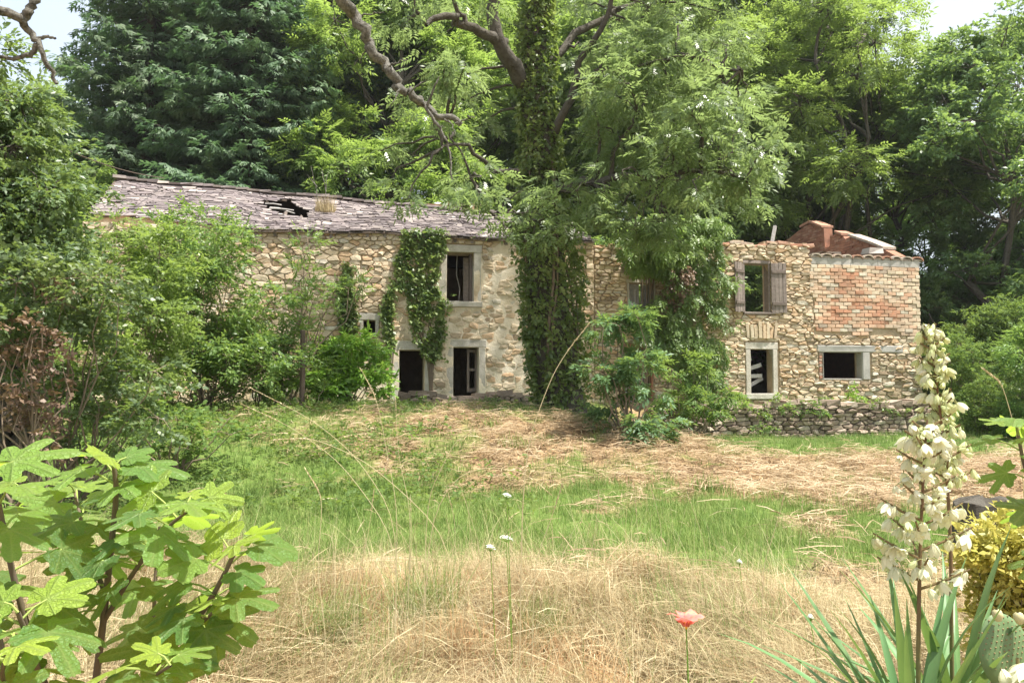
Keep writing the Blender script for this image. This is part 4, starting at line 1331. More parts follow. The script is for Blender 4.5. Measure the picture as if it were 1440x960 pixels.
reg = [ # px0,px1,py0,py1,Y0,Y1,n,r0,r1
    (800, 1080, 10, 140, 14.6, 19, 26, .55, 1.0), (860, 1090, 120, 270, 14.4, 18, 26, .5, .9), (810, 900, 200, 320, 15.0, 16.8, 9, .45, .75),
    (900, 1060, 230, 290, 14.4, 17, 7, .35, .6), (720, 880, 265, 340, 15.4, 16.6, 14, .35, .6), (860, 960, 300, 350, 15.5, 17, 6, .35, .55), (790, 870, 60, 200, 15, 17, 7, .4, .6),
    (560, 720, 90, 210, 14.8, 18, 12, .4, .75), (520, 720, 200, 300, 14.8, 17, 9, .3, .6), (560, 760, -40, 60, 15, 18.5, 10, .45, .8), (780, 1050, -120, 20, 15, 20, 14, .6, 1.1), (700, 760, 250, 330, 15.6, 16.6, 4, .35, .55)]
cl = []
tipsrc = np.concatenate([w[0][::8] for w in wood])
for (a, b_, c_, d_, y0, y1, n, r0, r1) in reg:
    for k in range(n):
        px_, py_ = r.uniform(a, b_), r.uniform(c_, d_)
        yy_ = r.uniform(y0, y1)
        if 685 < px_ < 835 and py_ < 265 and yy_ < 18.2: continue
        q = loc(px_, py_, yy_); cl.append((q, r.uniform(r0, r1)))
        j = np.argsort(((tipsrc - q) ** 2).sum(1) + 2 * np.maximum(0, tipsrc[:, 2] - q[2]) ** 2)[0]
        wood.append(tube_arr(curve_pts(tipsrc[j], q, 6, .08, .2, r), np.linspace(.035, .012, 6), 5))
pos, dirs, tw = clump_sprays(cl, 125, r, sub=.62, droop=-.35, flat=.55, shell=.35)
twig_mesh(wood, tw, .009, r, .8)
V, F = place(TPL['ash'], pos, dirs, r.uniform(.75, 1.2, len(pos)), r)
wm, lm = mesh_pair('ash', wood, V, F, M['bark'], L['ash'])
link('trunk', wm, ash); link('crown', lm, ash)

def ivy_on_axis(name, label, pts, rads, n, seed, tpl='ivy', lmat='ivy', base=None, sc=(.8, 1.5), brown=0):
    r = np.random.default_rng(seed); pts = np.array(pts); t = np.linspace(0, 1, len(pts))
    u = r.random(n); c = np.stack([np.interp(u, t, pts[:, k]) for k in range(3)], 1); R = np.interp(u, t, rads)
    a = r.uniform(0, 6.28, n)
    lump = .55 + .85 * fbm(a * 1.3, u * 11, seed)
    d = np.stack([np.cos(a), np.sin(a), r.normal(-.1, .4, n)], 1)
    pos = c + d * (R * lump * r.uniform(.8, 1.08, n))[:, None]
    dd = d * .5 + np.array([0, 0, -.75]) + r.normal(0, .4, (n, 3))
    V, F = place(TPL[tpl], pos, dd, r.uniform(*sc, n), r, upv=d * .9 + np.array([0, 0, .6]))
    # leaves lie facing outward
    b0 = pts[0] if base is None else base
    e = empty(name, b0); tag(e, label, 'ivy')
    wood = []
    for k in range(9):
        a0 = r.uniform(0, 6.28)
        q = [pts[i] + np.array([math.cos(a0 + i * .3), math.sin(a0 + i * .3), 0]) * rads[i] * .75 - b0 for i in range(len(pts))]
        wood.append(tube_arr(np.array(q), np.linspace(.03, .008, len(pts)), 4))
    wm, lm = mesh_pair(name, wood, V - b0, F, M['twig'], L[lmat])
    link('vines', wm, e); link('foliage', lm, e)
    return e
ivp = [P(792, 597, 17.4), P(785, 540, 17.4), P(778, 470, 17.3), P(775, 400, 17.3), P(768, 330, 17.4), P(762, 250, 17.5), P(757, 180, 17.6), P(753, 110, 17.6), P(757, 30, 17.6), P(762, -60, 17.6)]
ivy_on_axis('ivy', 'thick ivy mantle wrapped round the big ash trunk', ivp, [.45, .58, .72, .78, .66, .52, .44, .40, .36, .26], 7300, 5)

# ------------------------------------------------------------------ ivy and climbers on the walls
def wall_ivy(name, label, spans, n, seed, tc_off=-.06, tpl='ivy', lmat='ivy', thick=.12, sc=(.55, 1.5), cat='ivy', group=None):
    """spans: [(py, px0, px1)] outline going down the wall"""
    r = np.random.default_rng(seed)
    py = np.array([s[0] for s in spans]); a = np.array([s[1] for s in spans]); b_ = np.array([s[2] for s in spans])
    pos = []; wood = []
    wts = np.interp(np.linspace(py[0], py[-1], 200), py, b_ - a); cdf = np.cumsum(wts) / wts.sum()
    ys = np.interp(r.random(n), cdf, np.linspace(py[0], py[-1], 200))
    lo = np.interp(ys, py, a); hi = np.interp(ys, py, b_)
    xs = lo + (hi - lo) * r.random(n) + r.normal(0, 3.5, n) * (r.random(n) < .4) + np.minimum(22, .3 * (hi - lo)) * (vnoise(ys * .055, ys * 0 + seed, 4) - .5)
    okm = fbm(xs * .045, ys * .045, seed + 3) > .30; xs, ys = xs[okm], ys[okm]; n = len(xs)
    for x, y in zip(xs, ys):
        t, z = fac(x, y); lump = thick * (.3 + 1.1 * float(vnoise(t * 2.5, z * 2.5, seed))) * r.uniform(.3, 1)
        pos.append(fw(t, tc_off - lump, z))
    pos = np.array(pos)
    base = fw(*[fac((a[-1] + b_[-1]) / 2, py[-1])[0], -.05, hz(*fw(fac((a[-1] + b_[-1]) / 2, py[-1])[0], -.05, 0)[:2])])
    nrm = np.array([-FN[0], -FN[1], 0])
    dd = np.array([0, 0, -.8]) + nrm * .5 + r.normal(0, .45, (n, 3))
    upv = nrm
    V, F = place(TPL[tpl], pos, dd, r.uniform(*sc, n), r, upv=nrm * .9 + np.array([0, 0, .7]))
    for k in range(7):
        f = r.random(); q = [base - base]
        for i in range(len(py) - 1, -1, -1):
            t, z = fac(a[i] + (b_[i] - a[i]) * (.2 + .6 * f) + r.normal(0, 3), py[i]); q.append(fw(t, -.06, z) - base)
        wood.append(tube_arr(np.array(q), np.linspace(.022, .006, len(q)), 4))
    e = empty(name, base); tag(e, label, cat, group)
    wm, lm = mesh_pair(name, wood, V - base, F, M['twig'], L[lmat])
    link('vines', wm, e); link('foliage', lm, e)
    return e
wall_ivy('ivy', 'ivy curtain hanging beside the upper window of the farmhouse', [(322, 556, 618), (370, 560, 622), (420, 566, 622), (460, 578, 622), (490, 590, 620), (505, 598, 614)], 1900, 11, thick=.08)
wall_ivy('ivy', 'ivy strand to the near side of the small square window', [(370, 484, 490), (400, 480, 496), (430, 476, 500), (465, 480, 500)], 520, 12)
wall_ivy('ivy', 'thin ivy tongue between the small square window and door', [(402, 550, 555), (430, 540, 552), (455, 541, 552), (478, 543, 552)], 330, 13)
wall_ivy('climber', 'dense leafy climber smothering the corner between shutters and annex', [(320, 930, 1010), (350, 895, 1012), (400, 925, 1018), (440, 905, 1022), (480, 890, 1022), (520, 950, 1010), (560, 960, 1005)], 2600, 14, tpl='elder', lmat='willow', thick=.6, sc=(.7, 1.3), cat='climber')
wall_ivy('climber', 'yellow-green climber arching over the annex wall top', [(308, 880, 1000), (330, 870, 1015), (365, 870, 960), (385, 880, 930)], 1500, 15, tpl='elder', lmat='yellowgreen', thick=.9, sc=(.7, 1.3), cat='climber')
wall_ivy('climber', 'brown withered creeper beside the closed grey shutters', [(380, 925, 950), (410, 922, 955), (432, 928, 945)], 260, 16, tpl='bramble', lmat='deadleaf', thick=.8, cat='climber')

def bush_px(name, label, cat, spots, base_px, Y, dens, tpl, lmat, seed, droop=-.1, sc=(.75, 1.25), stems=6, wmat='twig', group=None, sub=.4, wr=.02, shell=.4, flat=.75):
    """bush whose clumps sit where the photo shows them: spots = (px,py,Y,r)"""
    r = np.random.default_rng(seed)
    b0 = P(base_px[0], base_px[1], Y); b0[2] = hz(b0[0], b0[1])
    wood = []; cl = []
    for (px, py, yy, R) in spots:
        q = P(px, py, yy) - b0; cl.append((q, R))
        wood.append(tube_arr(curve_pts(np.array([r.normal(0, .08), r.normal(0, .08), -.1]), q, 7, -.03, .25, r), np.linspace(wr, wr * .3, 7), 5))
    pos, dirs, tw = clump_sprays(cl, dens, r, sub=sub, droop=droop, shell=shell, flat=flat)
    twig_mesh(wood, tw, wr * .3, r, .8)
    V, F = place(TPL[tpl], pos, dirs, r.uniform(*sc, len(pos)), r)
    keep = V.reshape(-1, 4, 3)
    e = empty(name, b0); tag(e, label, cat, group)
    wm, lm = mesh_pair(name, wood, V, F, M[wmat], L[lmat])
    link('stems', wm, e); link('foliage', lm, e)
    return e
def scatter(px0, px1, py0, py1, Y0, Y1, n, r0, r1, seed):
    r = np.random.default_rng(seed)
    return [(r.uniform(px0, px1), r.uniform(py0, py1), r.uniform(Y0, Y1), r.uniform(r0, r1)) for _ in range(n)]

print('shrubs')
# big light shrubs before the farmhouse
bush_px('willow_shrub', 'broad light green willow shrub before the farmhouse wall', 'shrub', scatter(235, 330, 310, 380, 15.2, 16.8, 9, .45, .75, 1) + scatter(215, 385, 390, 540, 15, 17, 24, .5, .8, 2), (290, 560), 16.0, 420, 'small', 'willow', 3)
bush_px('willow_shrub', 'yellow-green shrub leaning between thicket and willow', 'shrub', scatter(130, 230, 300, 400, 14, 15.6, 9, .45, .7, 4) + scatter(120, 250, 400, 520, 13.6, 15.4, 13, .45, .7, 5), (190, 560), 14.8, 420, 'small', 'yellowgreen', 6)
bush_px('willow_shrub', 'small dark shrub tucked under the willow by the post', 'shrub', scatter(330, 420, 430, 545, 16.2, 17.2, 11, .35, .6, 7), (370, 565), 16.8, 420, 'small', 'weed', 8)
# slender sapling
bush_px('sapling', 'slender feathery sapling rising to the eave', 'sapling', [(432, 335, 17.2, .28), (428, 360, 17.2, .34), (420, 395, 17.1, .42), (410, 430, 17, .45), (440, 425, 17.2, .35), (470, 410, 17.4, .3), (490, 405, 17.5, .28), (505, 400, 17.5, .22), (400, 470, 16.8, .4), (455, 440, 17.2, .28), (395, 510, 16.8, .35)], (392, 570), 16.9, 300, 'willow', 'willow', 9, droop=.15, wr=.03)
bush_px('laurel_bush', 'glossy bright laurel bush below the small square window', 'bush', scatter(432, 535, 472, 555, 17.0, 18.0, 20, .3, .45, 10), (485, 575), 17.6, 620, 'laurel', 'laurel', 11, droop=.05)
bush_px('elder_bush', 'bluish elder bush in front of the ivy clad trunk', 'bush', scatter(842, 912, 425, 530, 13.6, 14.6, 13, .25, .42, 12) + scatter(838, 925, 540, 600, 13.4, 14.6, 9, .25, .4, 13) + [(880, 620, 13.9, .2), (930, 615, 13.8, .2)], (882, 640), 13.9, 520, 'elder', 'elder', 14, droop=-.2)
bush_px('elder_bush', 'low elder bush between the tree and the retaining wall', 'bush', scatter(935, 1040, 500, 575, 18.8, 20.2, 9, .3, .5, 15), (985, 600), 19.4, 420, 'elder', 'weed', 16)
# thicket at the left edge
bush_px('thicket_tree', 'tall dark leafy thicket tree above the brambles', 'tree', scatter(-60, 60, 140, 260, 11, 12.6, 14, .5, .8, 17) + scatter(-60, 85, 260, 400, 10.6, 12.4, 18, .5, .8, 18), (20, 640), 11.8, 420, 'small', 'thicket', 19, wr=.06, wmat='bark')
bush_px('bramble_thicket', 'bramble mound with pale shiny leaves beside the bank', 'bramble', scatter(-40, 170, 390, 520, 9.8, 11.2, 18, .4, .65, 20) + scatter(60, 230, 520, 620, 9.8, 11.4, 16, .3, .5, 21), (90, 650), 10.6, 480, 'bramble', 'thicket', 22)
bush_px('bramble_thicket', 'brown withered bramble canes and dead leaves in the thicket', 'bramble', scatter(-20, 75, 400, 520, 9.4, 9.9, 7, .2, .35, 23) + scatter(0, 95, 520, 640, 9.2, 9.8, 8, .2, .32, 24), (40, 660), 9.6, 300, 'bramble', 'deadleaf', 25)
bush_px('bramble_thicket', 'low bramble spill creeping over the bank edge', 'bramble', scatter(150, 330, 580, 640, 11.4, 12.6, 14, .22, .36, 26), (240, 640), 12.0, 420, 'bramble', 'weed', 27)
bush_px('weed_clump', 'leafy weeds round the foot of the wooden post', 'weeds', scatter(390, 470, 545, 590, 15.6, 16.2, 6, .18, .3, 28), (430, 590), 15.9, 500, 'bramble', 'weed', 29)
WG = 'weeds and ferns along the stone walls'
for i, (px, py, Y, R, lm_, lab) in enumerate([
        (1075, 600, 20.3, .16, 'deep', 'dark fern growing from the retaining wall face'), (1120, 570, 21.2, .28, 'weed', 'weeds on the retaining wall below the wide window'),
        (1170, 566, 21.6, .25, 'weed', 'weeds on the retaining wall beside the round bush'), (1210, 552, 22.2, .3, 'laurel', 'small round bright bush under the wide window'),
        (1040, 566, 20.9, .3, 'weed', 'weeds at the corner of the framed lower window'), (690, 566, 18.7, .3, 'ivy', 'ivy clump on the low yard wall'),
        (640, 572, 18.5, .22, 'weed', 'weeds hanging over the low yard wall'), (590, 572, 18.4, .25, 'weed', 'weeds before the ivy framed doorway'),
        (1015, 572, 20.6, .34, 'weed', 'leafy weeds spilling over the start of the retaining wall'), (1095, 568, 20.9, .3, 'willow', 'pale weeds hanging over the retaining wall below the framed window'), (1145, 575, 21.1, .26, 'weed', 'weeds hanging in front of the retaining wall stones'), (1235, 568, 21.6, .2, 'willow', 'pale weeds on the wall near its broken end'), (1060, 575, 20.7, .3, 'yellowgreen', 'bright weeds drooping over the wall under the framed window'),
        (950, 590, 19.6, .34, 'yellowgreen', 'bright weeds between elder bush and retaining wall'),
        (990, 575, 20.2, .3, 'elder', 'bluish weeds at the start of the retaining wall'), (1260, 575, 21.8, .22, 'weed', 'weeds at the far end of the retaining wall')]):
    bush_px('weed_clump', lab, 'weeds', [(px, py, Y, R), (px + 10, py + 4, Y, R * .7), (px - 9, py + 3, Y - .05, R * .7)], (px, py + 15), Y, 700, 'bramble', lm_, 300 + i, group=WG, wr=.008, sc=(.6, 1.0))
# grass and twigs rooted in the roof
tA, sA = find_roof(455, 300)
pr = roof_pt(tA, sA); base = fw(pr[0] + FTC, pr[1], pr[2] + BZ)
def blades(base, n, r, hmin, hmax, w, spread, lean=.5, seg=3, comb=None):
    """curved grass blades round each base point (k,3)"""
    base = np.asarray(base, float)
    k = len(base); N = k * n
    b_ = np.repeat(base, n, 0) + np.concatenate([np.clip(r.normal(0, 1, (N, 2)), -1.5, 1.5) * spread, np.zeros((N, 1))], 1)
    h = r.uniform(hmin, hmax, N); a = r.uniform(0, 6.28, N)
    if comb is not None: a = 12.6 * fbm(b_[:, 0] * comb, b_[:, 1] * comb, 91) + r.normal(0, .7, N)
    bend = r.uniform(.1, 1, N) * lean
    d = np.stack([np.cos(a), np.sin(a), np.zeros(N)], 1); side = np.stack([-np.sin(a), np.cos(a), np.zeros(N)], 1)
    fa = r.uniform(-.8, .8, N)[:, None]; side = side * np.cos(fa) + d * np.sin(fa)
    V = []
    for i in range(seg + 1):
        s = i / seg
        p = b_ + d * (h * bend * s ** 1.7)[:, None] + np.array([0, 0, 1.0]) * (h * s * (1 - .42 * bend * s))[:, None]
        ww = w * (1 - s * .92) * .5
        V += [p - side * ww, p + side * ww]
    V = np.stack(V, 1)
    m_ = 2 * (seg + 1)
    F = np.array([[2 * i, 2 * i + 1, 2 * i + 3, 2 * i + 2] for i in range(seg)])
    F = (np.arange(N) * m_)[:, None, None] + F[None]
    return V.reshape(-1, 3), F.reshape(-1, 4)
V, F = blades(base[None] - base, 340, r, .2, .6, .014, .16, .6)
e = tag(link('roof_grass', np_mesh('roof_grass', V, F, L['straw']), None, base), 'yellow grass tuft growing on the slate roof', 'grass')
mb = MB()
for (a, b_) in (((450, 292), (437, 232)), ((455, 292), (462, 240)), ((446, 262), (432, 245)), ((458, 268), (452, 235))):
    mb.tube(curve_pts(P(*a, base[1]) - base, P(*b_, base[1]) - base, 6, .03, .1), np.linspace(.018, .006, 6), 5)
tag(mb.build('dead_twig', M['palebark'], None, base + np.array([0, 0, -.02])), 'pale dead twig sticking up from the slate roof', 'twig')

# ------------------------------------------------------------------ overhanging old tree (trunk out of view)
print('old tree')
r = np.random.default_rng(5)
OB = np.array([-9.2, 8.2, hz(-9.2, 8.2)])
old = empty('old_tree', OB); tag(old, 'old tree with crooked mossy bare limbs reaching over the meadow', 'tree')
wood = []
lo_ = lambda px, py, Y: P(px, py, Y) - OB
trunk = np.array([(0, 0, -.3), (.1, .1, 1.5), (.3, .1, 3.2), (.6, .3, 4.8), (1.2, .4, 6.4), (1.6, .5, 8.2), (1.9, .6, 10)])
def limb2(pts, r0, r1, n=9, wob=.03):
    pts = np.array(pts, float); t = np.linspace(0, 1, len(pts)); tt = np.linspace(0, 1, len(pts) * 4)
    q = np.stack([np.interp(tt, t, pts[:, k]) for k in range(3)], 1); q[2:-1] += r.normal(0, wob, (len(q) - 3, 3))
    wood.append(tube_arr(q, np.linspace(r0, r1, len(q)) * r.uniform(.95, 1.06, len(q)), n))
limb2(trunk, .36, .12)
limb2([trunk[4], (2.6, .9, 8.2), lo_(440, -40, 9.6), lo_(478, 0, 9.8), lo_(505, 25, 10), lo_(520, 65, 10.1), lo_(545, 95, 10.2), lo_(562, 125, 10.2), lo_(590, 140, 10.3), lo_(605, 160, 10.4), lo_(648, 176, 10.5)], .105, .04, wob=.028)
for (a_, b_) in (((520, 65), (498, 92)), ((545, 95), (575, 84)), ((562, 125), (548, 152)), ((505, 25), (540, 18)), ((575, 132), (600, 112)), ((625, 168), (640, 190)), ((640, 174), (668, 165))):
    limb2([lo_(*a_, 10.15), lo_((a_[0] + b_[0]) / 2 + 3, (a_[1] + b_[1]) / 2 - 4, 10.1), lo_(*b_, 10.05)], .014, .004, 5, .012)
limb2([lo_(592, 140, 10.3), lo_(618, 180, 10.3), lo_(632, 205, 10.3), lo_(636, 252, 10.3)], .026, .012, 6, .01)
limb2([lo_(600, 150, 10.3), lo_(612, 120, 10.2), lo_(618, 108, 10.2)], .02, .008, 5, .005)
limb2([trunk[3], (.9, .2, 5.4), lo_(-40, 10, 7.6), lo_(0, 14, 7.8), lo_(32, 28, 7.9), lo_(45, 48, 8), lo_(62, 80, 8), lo_(80, 118, 8.1)], .075, .018, wob=.016)
limb2([lo_(30, 28, 7.9), lo_(45, 12, 7.9), lo_(55, -15, 7.9)], .05, .035, 8, .012)
limb2([lo_(50, 55, 8), lo_(66, 52, 8), lo_(78, 54, 8)], .022, .012, 6, .004)
limb2([lo_(52, 62, 8), lo_(44, 78, 8), lo_(20, 82, 8), lo_(-10, 78, 8)], .03, .016, 6, .008)
cl = [(lo_(5, 85, 8.2), .22), (lo_(-20, 70, 8.2), .3), (lo_(10, 60, 8.3), .15), ((1.2, .6, 8.5), 1.0), ((2.0, 1.0, 10.3), 1.2), ((.2, .2, 9.5), 1.1)]
pos, dirs, tw = clump_sprays(cl, 420, r, sub=.4)
twig_mesh(wood, tw, .006, r)
V, F = place(TPL['small'], pos, dirs, r.uniform(.6, 1.0, len(pos)), r)
wm, lm = mesh_pair('old', wood, V, F, M['palebark'], L['deep'])
link('trunk', wm, old); link('crown', lm, old)

# wooden post and cable
pb = P(424, 578, 16.2); pb[2] = hz(pb[0], pb[1])
mb = MB(); ptop_ = P(424, 465, 16.2) - pb
mb.tube([(0, 0, -.2), (.01, 0, ptop_[2] * .5), (0, 0, ptop_[2]), (0, 0, ptop_[2] + .02)], [.06, .055, .055, .03], 8, .5)
tag(mb.build('wooden_post', M['darkwood'], None, pb), 'dark upright wooden post on the edge of the bank', 'post')
ca = P(40, 188, 13); cb_ = fw(-9.4, 2.6, 7.45)
pts = curve_pts(ca, cb_, 14, -.015, 0)
mb = MB(); mb.tube(pts - cb_, .012, 5)
tag(mb.build('overhead_cable', M['darkwood'], None, cb_), 'thin overhead cable running to the roof ridge', 'cable')

# ------------------------------------------------------------------ grasses
print('grass')
r = np.random.default_rng(99)
def lying(base, r, l0, l1, w, lift):
    N = len(base); a = r.uniform(0, 6.28, N); ln = r.uniform(l0, l1, N); d = np.stack([np.cos(a), np.sin(a), r.normal(0, .14, N)], 1)
    side = np.stack([-np.sin(a), np.cos(a), r.normal(0, .5, N)], 1) * w / 2
    c = base + np.array([0, 0, 1.0]) * (r.random(N) ** 2 * lift)[:, None]; V = []
    for s in (-.5, 0, .5):
        p = c + d * (ln * s)[:, None] + np.array([0, 0, 1.0]) * ((.02 if s == 0 else 0.004) * np.ones(N))[:, None]
        ww = 1 if s == 0 else .5
        V += [p - side * ww, p + side * ww]
    V = np.stack(V, 1)
    F = (np.arange(N) * 6)[:, None, None] + np.array([[0, 1, 3, 2], [2, 3, 5, 4]])[None]
    return V.reshape(-1, 3), F.reshape(-1, 4)
def rand_ground(n, x0, x1, y0, y1, ffun=None):
    y = np.sqrt(r.uniform(y0 ** 2, y1 ** 2, n)) if y0 > 0 else r.uniform(y0, y1, n)
    x = r.uniform(x0, x1, n) * y / y1
    if ffun is not None:
        k = r.random(n) < ffun(x, y); x, y = x[k], y[k]
    return np.stack([x, y, Hgt(x, y)], 1)
def near_straw(x, y):
    yb = np.interp(x, [-4, -1, 2, 6], [6.6, 6.1, 5.7, 5.8]) + (fbm(x * .9, y * .9, 11) - .5) * 1.5
    return (1 - ss((y - yb) / .8)) * (.35 + .9 * fbm(x * 1.4, y * 1.4, 23))
def clumpy(x, y): return near_straw(x, y) * (.25 + 1.1 * ss((fbm(x * 1.7, y * 1.7, 33) - .36) / .22))
b1 = rand_ground(26000, -6, 6.2, 2.6, 7.6, clumpy)
V, F = blades(b1, 3, r, .18, .5, .0042, .07, 1.7, 4, .55)
b3 = rand_ground(1500, -6, 6.2, 2.8, 7.4, near_straw)
V2, F2 = blades(b3, 4, r, .4, .85, .0034, .10, 1.1, 5, .4)
b2 = rand_ground(40000, -6, 6.2, 2.6, 7.6, clumpy)
b2[:, 2] += .12 * fbm(b2[:, 0] * 2.2, b2[:, 1] * 2.2, 44)
V3, F3 = lying(b2, r, .15, .45, .0036, .2)
b4 = np.stack([r.uniform(-2.6, .9, 260), r.uniform(4.6, 6.6, 260)], 1); b4 = np.column_stack([b4, Hgt(b4[:, 0], b4[:, 1])])
V4, F4 = blades(b4, 2, r, .5, 1.0, .0036, .12, .9, 5)
b5 = rand_ground(620, -6, 6.2, 2.8, 7.0, near_straw)
V5, F5 = blades(b5, 60, r, .22, .52, .0042, .055, 1.7, 4, .8)
V, F = merge([(V, F), (V2, F2), (V3, F3), (V4, F4), (V5, F5)])
tag(link('dry_grass', np_mesh('dry_grass', V, F, L['straw'])), 'tall tangled dry straw grass in the foreground', 'grass', kind='stuff')
b1 = rand_ground(8500, -6, 6, 2.6, 8, lambda x, y: near_straw(x, y) * ss((fbm(x * .8, y * .8, 29) - .45) / .12))
b1 = np.concatenate([b1, np.repeat(rand_ground(170, -6, 6, 2.8, 6.8, near_straw), 12, 0)])
V, F = blades(b1, 4, r, .15, .42, .005, .07, 1.7, 3, .6)
tag(link('rusty_grass', np_mesh('rusty_grass', V, F, L['rust'])), 'reddish brown matted grass patches in the foreground', 'grass', kind='stuff')
b1 = rand_ground(9000, -6, 6.2, 2.6, 8, lambda x, y: near_straw(x, y) * (.05 + ss((fbm(x * .9, y * .9, 63) - .5) / .1)) * .7)
V, F = blades(b1, 4, r, .18, .5, .006, .08, 1.2, 3, .7)
tag(link('foreground_grass', np_mesh('foreground_grass', V, F, L['grass'])), 'green blades growing through the dry foreground grass', 'grass', kind='stuff')
# lush strip
b1 = rand_ground(34000, -9, 9.5, 5.2, 14.0, lambda x, y: greenness(x, y) * (.25 + .95 * ss((fbm(x * 1.6, y * 1.6, 57) - .32) / .2)) * ss((x + 4.4) / 1.2) * (1 - .75 * ss((y - 11.2) / 1)))
V, F = blades(b1, 4, r, .06, .27, .007, .07, .9, 2)
tag(link('meadow_grass', np_mesh('meadow_grass', V, F, L['lush'])), 'fresh green grass strip across the meadow', 'grass', kind='stuff')
# turf on the bank, yard and along the walls
b1 = rand_ground(26000, -14, 13.5, 11, 22, lambda x, y: greenness(x, y) * (y < 21.2 + .2 * x) * .8)
V, F = blades(b1, 3, r, .06, .22, .012, .09, .8, 2)
tag(link('bank_grass', np_mesh('bank_grass', V, F, L['grass'])), 'green turf along the bank and walls', 'grass', kind='stuff')
# mown hay lying on the slope
b1 = rand_ground(105000, -10, 13, 6.4, 20.0, lambda x, y: (1 - greenness(x, y)) ** 1.2 * (.45 + .8 * fbm(x * 1.8, y * 1.8, 71)))
b1[:, 2] += .10 * ss((fbm(b1[:, 0] * 3, b1[:, 1] * 3, 45) - .4) / .3)
V, F = lying(b1, r, .12, .42, .010, .12)
tag(link('mown_hay', np_mesh('mown_hay', V, F, L['hay'])), 'mown brown hay lying over the slope', 'hay', kind='stuff')
# weeds covering the left bank
b1 = rand_ground(15000, -14, 2.0, 9.4, 17, lambda x, y: (1 - ss((x + 1.8) / 2.6)) * ss((fbm(x * 1.1, y * 1.1, 81) - .38) / .15) * .8)
n = len(b1); dd = r.normal(0, 1, (n, 3)); dd[:, 2] = np.abs(dd[:, 2]) * .4
V, F = place(TPL['bramble'], b1 + np.array([0, 0, 1.0]) * r.uniform(.02, .16, n)[:, None], dd, r.uniform(.5, .95, n), r)
tag(link('bank_weeds', np_mesh('bank_weeds', V, F, L['weed'])), 'low leafy weeds covering the shaded bank', 'weeds', kind='stuff')

# single tufts and stalks one can count
TG = 'green grass tufts on the mown slope'
V, F = blades(np.zeros((1, 3)), 110, r, .08, .24, .010, .11, .8)
tuftm = np_mesh('grass_tuft', V, F, L['lush'])
for i, (px, py, lab) in enumerate([(575, 738, 'thick green tuft at the edge of the tall dry grass'), (640, 632, 'green tuft high on the mown slope'), (725, 628, 'green tuft on the slope near the ivy trunk'), (765, 620, 'small tuft at the foot of the ivy trunk'),
        (690, 600, 'green tuft by the low yard wall'), (690, 735, 'green tuft in the meadow strip'), (600, 690, 'green tuft below the shaded bank'), (820, 690, 'green tuft below the elder bush'), (1000, 690, 'green tuft low on the brown slope'), (1150, 720, 'lone tuft on the brown hay slope')]):
    d = ray(px, py); Y = 8.0
    for _ in range(30):
        q = P(px, py, Y); Y *= 1 + (q[2] - hz(q[0], q[1])) * .15
    q = P(px, py, Y); q[2] = hz(q[0], q[1])
    o = link('grass_tuft', tuftm, None, q); o.rotation_euler = (0, 0, i); s = .9 + .3 * (i % 3); o.scale = (s, s, s)
    tag(o, lab, 'grass', TG)
V, F = blades(np.zeros((1, 3)), 420, r, .22, .62, .007, .13, .9, 4)
bigtuft = np_mesh('tall_tuft', V, F, L['grass'])
for i, (px, py, lab) in enumerate([(600, 880, 'big green tuft rising from the dry foreground grass'), (470, 905, 'green tuft between the fig and the big tuft'), (760, 905, 'loose green tuft before the wild carrots'), (1080, 850, 'green tuft between the daylily and the yucca')]):
    Y = 4.6
    for _ in range(30):
        q = P(px, py, Y); Y *= 1 + (q[2] - hz(q[0], q[1])) * .15
    q = P(px, py, Y); q[2] = hz(q[0], q[1])
    o = link('grass_tuft', bigtuft, None, q); o.rotation_euler = (0, 0, i * 2); sc_ = (1, .75, .7, .6)[i]; o.scale = (sc_, sc_, sc_); tag(o, lab, 'grass', 'green tufts in the foreground grass')
SG = 'tall dry grass stalks standing in the foreground'
def stalk(label, pts_px, Y, head=.12, rad=.0022, base_px=None):
    pts = np.array([P(a, b_, Y) for a, b_ in pts_px])
    b0 = pts[0].copy(); zg = hz(b0[0], b0[1])
    full = np.vstack([[b0[0] - .02, b0[1], zg - .02], pts]); root = full[0]
    t = np.linspace(0, 1, len(full)); tt = np.linspace(0, 1, 22)
    # smooth by averaging
    q = np.stack([np.interp(tt, t, full[:, k]) for k in range(3)], 1)
    for _ in range(3): q[1:-1] = (q[:-2] + q[1:-1] * 2 + q[2:]) / 4
    e = empty('grass_stalk', root); tag(e, label, 'grass stalk', SG)
    mb = MB(); mb.tube(q - root, np.linspace(rad, rad * .45, 22), 5); mb.build('stem', L['stalk'], e)
    mb = MB(); L_ = np.linalg.norm(np.diff(q, axis=0), axis=1).sum()
    rr_ = random.Random(len(label))
    acc = 0
    for i in range(21, 0, -1):
        acc += np.linalg.norm(q[i] - q[i - 1])
        if acc > head: break
        for k in range(7):
            d = np.array([rr_.gauss(0, 1), rr_.gauss(0, 1), rr_.gauss(0, 1)]); d = d / np.linalg.norm(d) * .006 * min(1, .35 + (21 - i) * .22)
            a = q[i] - root + (q[i - 1] - q[i]) * rr_.random(); dirn = (q[i] - q[i - 1]); dirn = dirn / np.linalg.norm(dirn)
            b_ = a + d + dirn * .018; sd = np.cross(dirn, d); sd = sd / (np.linalg.norm(sd) + 1e-9) * .0035
            mb.add([a, (a + b_) / 2 + sd, b_, (a + b_) / 2 - sd], [(0, 1, 2, 3)])
    if mb.v: mb.build('seed_head', L['stalk'], e)
stalk('long yellow grass stalk slanting across the ivy trunk', [(735, 640), (775, 530), (800, 490), (830, 453)], 4.2, .22, .003)
stalk('pale grass stalk leaning across the post', [(560, 730), (500, 640), (440, 590), (352, 545)], 4.4, .25)
stalk('pale grass stalk crossing the shaded bank', [(560, 760), (480, 650), (410, 600), (340, 568)], 4.5, .25)
